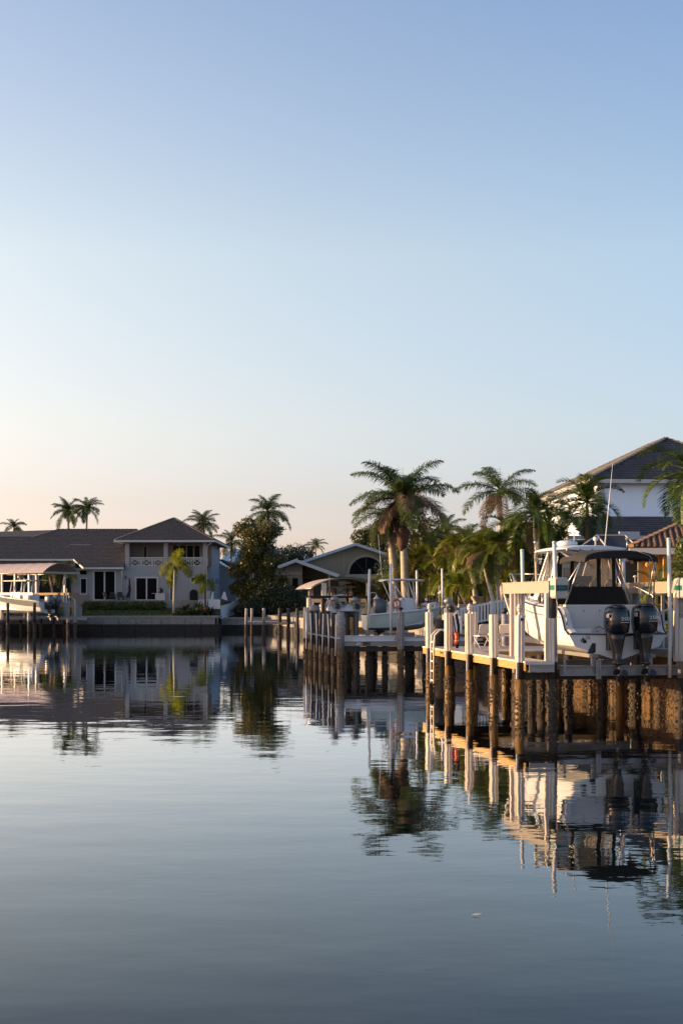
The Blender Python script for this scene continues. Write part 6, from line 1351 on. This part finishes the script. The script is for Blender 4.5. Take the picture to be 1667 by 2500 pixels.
# ------------------------------------------------------------------ bare posts dock, end of the canal
D3 = thing('post_dock', 'low dock with bare brown posts and small white ladder before the dark bushes', 'dock', (*bp_(600, 126, 0),), 0)
def loc3(x, d): return (x-600)*126/F*(1), d-126
for i, (x, d, r_) in enumerate(((601, 124, .13), (615, 128, .12), (644, 124, .14), (683, 118, .155), (704, 118, .14), (726, 120, .14), (746, 118, .12))):
    p3 = bp_(x, d, 0); z_ = PZ(1485, d)
    piling(D3, p3[0]-D3.location[0], d-126, r_, z_, seed=160+i, wet=False, m=PILE if i > 2 else GREYWOOD)
mb = MB(); mb.box(.0, 5.6, -1.8, -1.7, 1.02, 1.2); mb.build('side_beam', GREYWOOD, D3); mb = MB(); mb.box(.0, 5.8, 3, 3.1, 1.2, 1.38); mb.build('rear_beam', GREYWOOD, D3)
for i in range(26): MB().box(.1+i*.22, .1+i*.22+.21, -1.7, 1.2, 1.20, 1.24).build('plank', GREYWOOD, D3)
mb = MB(); a_ = bp_(681, 117.5, 0)[0]-D3.location[0]; mb.box(a_, a_+.72, -8.7, -8.3, PZ(1525, 117.5), PZ(1519.5, 117.5)); mb.build('lit_step', PTWOOD, D3)
for k in range(2):
    a_ = bp_(709+k*8.5, 118, 0)[0]-D3.location[0]; mb = MB(); mb.tube([(a_, -8, 1.2), (a_, -8, 1.85), (a_+.07, -8, 1.95), (a_+.17, -8, 1.95), (a_+.24, -8, 1.85), (a_+.24, -8, -.2)], .028, 6); mb.build('ladder_hoop', TRIMW, D3)

# ------------------------------------------------------------------ left dock, canopy and boat
LX = P(150, 1466, 137.0); RL = R(-35)   # local x = from the stern towards the bow is -x
LD = thing('left_dock', 'weathered dock in front of the left seawall below the striped canopy', 'dock', (-40, 139.2, 0), 0)
for i in range(110): MB().box(i*.142, i*.142+.135, 0, 2.0, 1.46, 1.50).build('plank', GREYWOOD, LD)
mb = MB(); mb.box(0, 15.7, -.05, 0, 1.22, 1.47); mb.build('front_fascia', GREYWOOD, LD); mb = MB(); mb.box(13.0, 15.6, -2.6, 0, 1.44, 1.49); mb.build('platform', GREYWOOD, LD); mb = MB(); mb.box(13.0, 15.6, -2.66, -2.6, 1.25, 1.47); mb.build('platform_fascia', GREYWOOD, LD)
def lx(x, d=137): return (x-833.5)*d/F
for i, (x, d, z_, r_) in enumerate(((20, 135, 2.86, .15), (85, 135, 2.90, .15), (101, 139, 1.4, .12), (133, 139, 1.4, .12), (52, 139.5, 1.4, .12), (71, 139.5, 1.4, .12))):
    piling(LD, lx(x, d)+40, d-139.2, r_, z_, seed=170+i, wet=False, m=PILE)
for i, (x, d, z_) in enumerate(((167, 136.6, 2.9), (184, 136.6, 2.85))): piling(LD, lx(x, d)+40, d-139.2, .15, z_, seed=180+i, wet=False, m=GREYWOOD, sleeve=(1.0, z_), sm=GREYWOOD)
for i in range(5): mb = MB(); xx = lx(188+i*2.6, 137.2)+40; mb.box(xx, xx+.08, -1.9, -1.85, 1.3, 2.55-i*.03); mb.build('slat', GREYWOOD, LD)
mb = MB(); a_ = lx(170.5, 136)+40; mb.tube([(a_, -3.4, 2.0), (a_, -3.4, 3.55), (a_+.55, -3.4, 3.15), (a_+.55, -3.4, 1.5)], .045, 6); mb.build('ladder_rail', TRIMW, LD)
mb = MB(); mb.tube([(lx(177.5, 136)+40, -3.2, 1.5), (lx(177.5, 136)+40, -3.2, 2.9)], .06, 7); mb.build('lit_pole', PTWOOD, LD)
# lift + canopy, rotated
Lc_ = thing('canopy_lift', 'boat lift under the long striped mauve barrel canopy at the left edge', 'boat lift', (lx(196, 139.5), 139.5, 0), R(-35)+PI/2)
# local: x across (towards the far bank is -x ...), y along towards the bow
Lc_.rotation_euler = (0, 0, R(35+20)); 
def ring_l(y): return None
canopy(Lc_, -4.9, .0, .0, 10.5, 5.75, 1.0, PINKCANVAS, 7)
mb = MB(); mb.add([(-4.85+4.8*k/14, .02, 5.72+1.0*math.sin(PI*k/14)**.8) for k in range(15)], [tuple(range(15))]); mb.build('end_shade', TANCANVAS, Lc_) if False else None
mb = MB(); mb.box(-4.9, 0, -.03, .03, 5.68, 5.86); mb.build('end_beam', LIFTTAN, Lc_)
for i, (a_, b_, tall) in enumerate(((-4.6, 2.2, 1), (-4.6, 6.0, 1), (-.6, 1.5, 1), (-.6, 5.5, 1), (-4.6, 8.6, 1), (-.6, 8.6, 1))):
    piling(Lc_, a_, b_, .16, 3.6, seed=190+i, wet=False, m=GREYWOOD, sleeve=(1.2, 3.6) if i < 2 else None, sm=PINKCANVAS if False else SLEEVE)
    mb = MB(); mb.box(a_-.08, a_+.08, b_-.08, b_+.08, 3.6, 5.75); mb.build('canopy_post', WHITEALU, Lc_)
for a_ in (-4.6, -.6): mb = MB(); mb.box(a_-.12, a_+.12, 1.6 if a_ < -2 else .8, 9.3, 3.62, 3.86); mb.build('top_beam', WHITEALU if a_ < -2 else PTWOOD, Lc_)
for b_ in (2.2, 6.0): mb = MB(); mb.box(-4.6, -.6, b_-.08, b_+.08, 1.35, 1.6); mb.build('cradle_beam', ALUG, Lc_)
for i, (a_, b_, z_) in enumerate(((-4.1, 3.4, 5.3), (-4.1, 7.0, 5.3), (-1.0, .8, 4.3))): mb = MB(); mb.tube([(a_, b_, 1.4), (a_, b_, z_)], .055, 7); mb.build('guide_pole', PVC, Lc_)
BL_ = thing('centre_console_boat', 'white and grey boat with twin grey outboards under the striped canopy, left edge', 'boat', (lx(121, 136.2), 136.2, 0), R(55))
SL_ = [[0, 1.75, 1.05, 2.05, 1.30, 2.95], [.5, 1.75, 1.08, 2.05, 1.33, 3.05], [3, 1.75, 1.10, 2.10, 1.38, 3.25], [5.5, 1.8, .95, 2.3, 1.25, 3.5], [7.5, 2.1, .55, 2.7, .85, 3.75], [9.0, 2.9, .10, 3.2, .22, 3.95], [9.4, 3.7, .015, 3.75, .04, 4.0]]
h_, _ = build_hull(BL_, SL_, WHITE, WHITE, (.6, 6.0), ALU, .03)
mb = MB(); rs_ = refine(SL_, 20)
for sg in (-1, 1): mb.loft([[(sg*(r[2]+(r[4]-r[2])*.50+.05), r[0], r[3]+(r[5]-r[3])*(.42+.03*r[0])), (sg*(r[4]+.012), r[0], r[5]-.06)] for r in rs_ if r[0] < 8.6][::sg], False, False, True)
mb.build('grey_topside_band', mat('grey_green_band', (.20, .23, .22), .3), h_)
outboard(BL_, (-.42, -.1, 2.85), 1.15, GREYENG, None, False, label='left grey outboard'); outboard(BL_, (.52, -.1, 2.85), 1.15, GREYENG, None, False, label='right grey outboard')
mb = MB(); mb.loft([[(-.55, 3.4, 2.6), (.55, 3.4, 2.6), (.55, 5.0, 2.6), (-.55, 5.0, 2.6)], [(-.5, 3.6, 3.9), (.5, 3.6, 3.9), (.45, 4.8, 3.9), (-.45, 4.8, 3.9)]], True, True, False); mb.build('console', WHITE, BL_)
mb = MB(); mb.box(-.6, .6, 2.0, 3.0, 2.7, 3.7); mb.build('leaning_post', TRIMW, BL_)
mb = MB(); mb.box(-.95, .95, 2.2, 5.4, 4.95, 5.05); tt = mb.build('t_top', LIFTTAN, BL_); mb = MB(); mb.lathe([(.28, 0), (.32, .1), (.3, .25), (.1, .32)], (0, 4.0, 5.25), 12); mb.tube([(0, 4, 5.05), (0, 4, 5.3)], .12, 6); mb.build('radar_dome', LIFTTAN, tt)
for sx in (-1, 1):
    for p_, q_ in (((.6, 3.2, 3.0), (.7, 3.0, 4.95)), ((.6, 4.9, 3.2), (.7, 4.4, 4.95)), ((.6, 4.5, 3.2), (.7, 3.9, 4.95))): mb = MB(); mb.tube([(sx*p_[0], p_[1], p_[2]), (sx*q_[0], q_[1], q_[2])], .06, 6); mb.build('t_top_leg', TRIMW, BL_)
for k in range(6): mb = MB(); mb.tube([(-.75+k*.3, 2.15, 4.55), (-.8+k*.3, 2.1, 4.98)], .035, 5); mb.build('rod_holder', TRIMW, tt)
for sx in (-1, 1): mb = MB(); mb.tube([(sx*.7, 5.4, 5.0), (sx*.9, 2.0, 5.1), (sx*1.0, .2, 4.9)], .03, 5); mb.build('outrigger', LIFTTAN, tt)
mb = MB(); mb.tube([(.1, -.5, 2.5), (.1, -.4, 3.5), (.25, -.3, 3.5), (.3, -.5, 2.5)], .03, 5); mb.build('boarding_ladder', ALU, BL_)

# ------------------------------------------------------------------ patio things by the grey house
PT_ = thing('patio_table', 'black patio table between the chairs before the grey house wing', 'table', (hx(290), 148.9, 3.0), 0)
mb = MB(); mb.lathe([(.55, .70), (.55, .74)], (0, 0, 0), 16); mb.build('table_top', CHAR, PT_)
for k in range(4): mb = MB(); a = k*PI/2+.7; mb.tube([(.1*math.cos(a), .1*math.sin(a), .7), (.4*math.cos(a), .4*math.sin(a), 0)], .025, 5); mb.build('leg', CHAR, PT_)
PL_ = ['black patio chair at the far left of the patio table', 'black patio chair left of the patio table, square back to the canal', 'black patio chair right of the patio table, square back to the canal', 'black patio chair leaning right beside the closed umbrella']
for i, x in enumerate((267, 279, 300, 313)):
    t = thing('patio_chair', PL_[i], 'chair', (hx(x), 148.7+(i % 2)*.25, 3.0), (R(-40), R(8), R(-8), R(60))[i], 'black patio chairs')
    mb = MB(); mb.box(-.26, .26, -.25, .25, .40, .45); mb.build('seat', CHAR, t); mb = MB(); mb.bar((0, -.26, .45), (0, -.34, .98), .52, .04); mb.build('backrest', SCREEN, t)
    for sx in (-.26, .26):
        for sy in (-.24, .24): mb = MB(); mb.tube([(sx, sy, 0), (sx, sy, .62)], .02, 5); mb.build('leg', CHAR, t)
        mb = MB(); mb.box(sx-.02, sx+.02, -.28, .26, .62, .65); mb.build('armrest', CHAR, t)
U = thing('patio_umbrella', 'closed navy patio umbrella standing beside the sliding door', 'umbrella', (hx(318.5), 149.3, 3.0))
mb = MB(); mb.tube([(0, 0, 0), (0, 0, 2.5)], .025, 6); mb.build('pole', CHAR, U); mb = MB(); mb.lathe([(.04, .95), (.15, 1.02), (.20, 1.2), (.13, 1.7), (.10, 2.2), (.03, 2.48)], (0, 0, 0), 10); mb.build('canopy', NAVYCLOTH, U); mb = MB(); mb.lathe([(.22, 0), (.22, .08), (.05, .12)], (0, 0, 0), 12); mb.build('base', CHAR, U)
Gs = thing('grill_stand', 'white outdoor counter right of the sliding door below the dark grill', 'counter', (hx(395), 149.0, 3.0))
mb = MB(); mb.box(-.5, .5, -.3, .3, 0, .82); mb.build('cabinet', TRIMW, Gs); mb = MB(); mb.box(-.9, .52, -.33, .32, .82, .86); mb.build('counter_top', TRIMW, Gs)
Eg = thing('egg_grill', 'dark green egg shaped grill standing on the white counter', 'grill', (hx(396), 149.0, 3.86))
mb = MB(); mb.ball((0, 0, .27), .26, .26, .27, 14, 8); mb.build('body', mat('dark_green_enamel', (.01, .03, .025), .3), Eg); mb = MB(); mb.tube([(0, 0, .5), (0, 0, .62)], .05, 8); mb.build('cap', BLACKG, Eg); mb = MB(); mb.torus((0, 0, .30), .262, .012, 'z', 18, 5); mb.build('band', CHAR, Eg)
Wl = thing('wall_lamp', 'small carriage lamp on the grey wall above the closed umbrella', 'lamp', (hx(307.5), 149.9, hz(1414))); mb = MB(); mb.lathe([(.04, 0), (.09, .05), (.09, .3), (.02, .4)], (0, 0, 0), 6); mb.build('lantern', GREYENG, Wl)
# white fence and stair rails at the corner
Wf = thing('white_fence', 'white slatted fence at the right corner of the grey house', 'fence', (hx(492), 147.0, 1.9), 0)
def fence_run(p, p0, p1, zt0, zt1, h, k, solid=False):
    p0 = Vector(p0); p1 = Vector(p1)
    for i in range(k):
        a = p0.lerp(p1, i/k); c = p0.lerp(p1, (i+(.93 if solid else .45))/k); z = zt0+(zt1-zt0)*i/k
        mb = MB(); mb.bar((a.x, a.y, z-h/2), (c.x, c.y, z-h/2), .03, h); mb.build('picket', WHITEV, p)
    mb = MB(); mb.bar((p0.x, p0.y, zt0-.03), (p1.x, p1.y, zt1-.03), .06, .07); mb.build('top_rail', WHITEV, p)
fence_run(Wf, (0, 0, 0), (1.5, 0, 0), 1.28, 1.28, .75, 9); fence_run(Wf, (1.0, -.05, 0), (2.25, -.05, 0), 1.30, 1.30, .98, 12, True)
fence_run(Wf, (.55, 1.6, 0), (1.1, 1.6, 0), 2.15, 2.15, .95, 4)
mb = MB(); mb.add([(1.1, 1.5, 1.3), (1.42, 1.5, 1.3), (1.42, 1.5, 2.2), (1.30, 1.5, 2.2)], [(0, 1, 2, 3)]); mb.add([(2.1, 2.5, 1.4), (2.8, 2.5, 1.2), (2.55, 2.5, 2.1), (2.4, 2.5, 2.15)], [(0, 1, 2, 3)]); mb.build('stair_cheek', WHITEV, Wf)
Wg = thing('white_panel_fence', 'solid white vinyl fence stepping down to the seawall between the two lots', 'fence', (-12.3, 145.2, 1.4), 0)
fence_run(Wg, (0, 0, 0), (.9, 3.6, 0), 1.15, 1.45, 1.35, 12, True); fence_run(Wg, (.9, 3.6, 0), (1.9, 8.5, 0), 1.55, 2.0, 1.5, 14, True); fence_run(Wg, (1.2, 6, 0), (2.6, 6.2, 0), 2.6, 2.6, .9, 9)

# ------------------------------------------------------------------ leaves afloat
for i, (x, y, s_) in enumerate(((1163, 2236, .045), (801, 1836, .05), (436, 1702, .22), (1160, 2330, .02))):
    if i == 3: continue
    d = F*CAMH/(y-1466); o = MB().add([(-s_*1.3, 0, .01), (-s_*.3, s_*.7, .018), (s_*1.2, 0, .025), (0, -s_*.6, .012)], [(0, 3, 2, 1), ]).build('floating_leaf', mat('pale_leaf', (.45, .47, .42), .6))
    o.location = (PX(x, d), d, 0); tag(o, ['pale leaf floating alone on the near open water', 'tiny leaf floating in the middle of the water', 'long pale leaf adrift before the grey house reflection'][i], 'leaf')

# ------------------------------------------------------------------ left bank just outside the view: a house and trees added to keep the low sun off the numbered dock and the far lawn
NB = thing('added_shade_house', 'unseen two storey house added on the left bank to cast shade', 'house', (-56, 62, 2.6))
mb = MB(); mb.box(-62, -50, 58, 73, 2.6, 9.0); wb(mb, 'wall', WALLP, NB)
W(tiled('roof', [(-49.3, 73.7, 9.0), (-49.3, 57.3, 9.0), (-56, 60.5, 12.6), (-56, 70.5, 12.6)], ROOFG, NB)); W(tiled('roof', [(-62.7, 57.3, 9.0), (-62.7, 73.7, 9.0), (-56, 70.5, 12.6), (-56, 60.5, 12.6)], ROOFG, NB))
mb = MB(); mb.quad((-62.7, 57.3, 9), (-49.3, 57.3, 9), (-56, 60.5, 12.6)); mb.quad((-49.3, 73.7, 9), (-62.7, 73.7, 9), (-56, 70.5, 12.6)); wb(mb, 'roof_end', ROOFG, NB)
for i, (x, y, h_, w_) in enumerate(((-50, 58.5, 9.0, 2.4), (-51, 76, 8.0, 2.6), (-58, 149, 6.0, 3.4), (-58, 155, 6.4, 3.4), (-52, 144.6, 3.2, 2.2))):
    tree('added_shade_tree', 'unseen tree added to cast shade, '+('nearest of all, by the bank house corner', 'behind the bank house', 'left of the grey house lawn', 'farthest, behind the lawn', 'small, at the far seawall')[i], (x, y, 2.4), [(0, 0, h_*.55, w_, w_, h_*.45), (.4, .8, h_*.7, w_*.8, w_*.8, h_*.3), (-.4, -.8, h_*.4, w_*.9, w_*.9, h_*.35)], 5000, .26, LFK, h_*.7, 200+i, 'unseen trees added on the left bank for their shade')
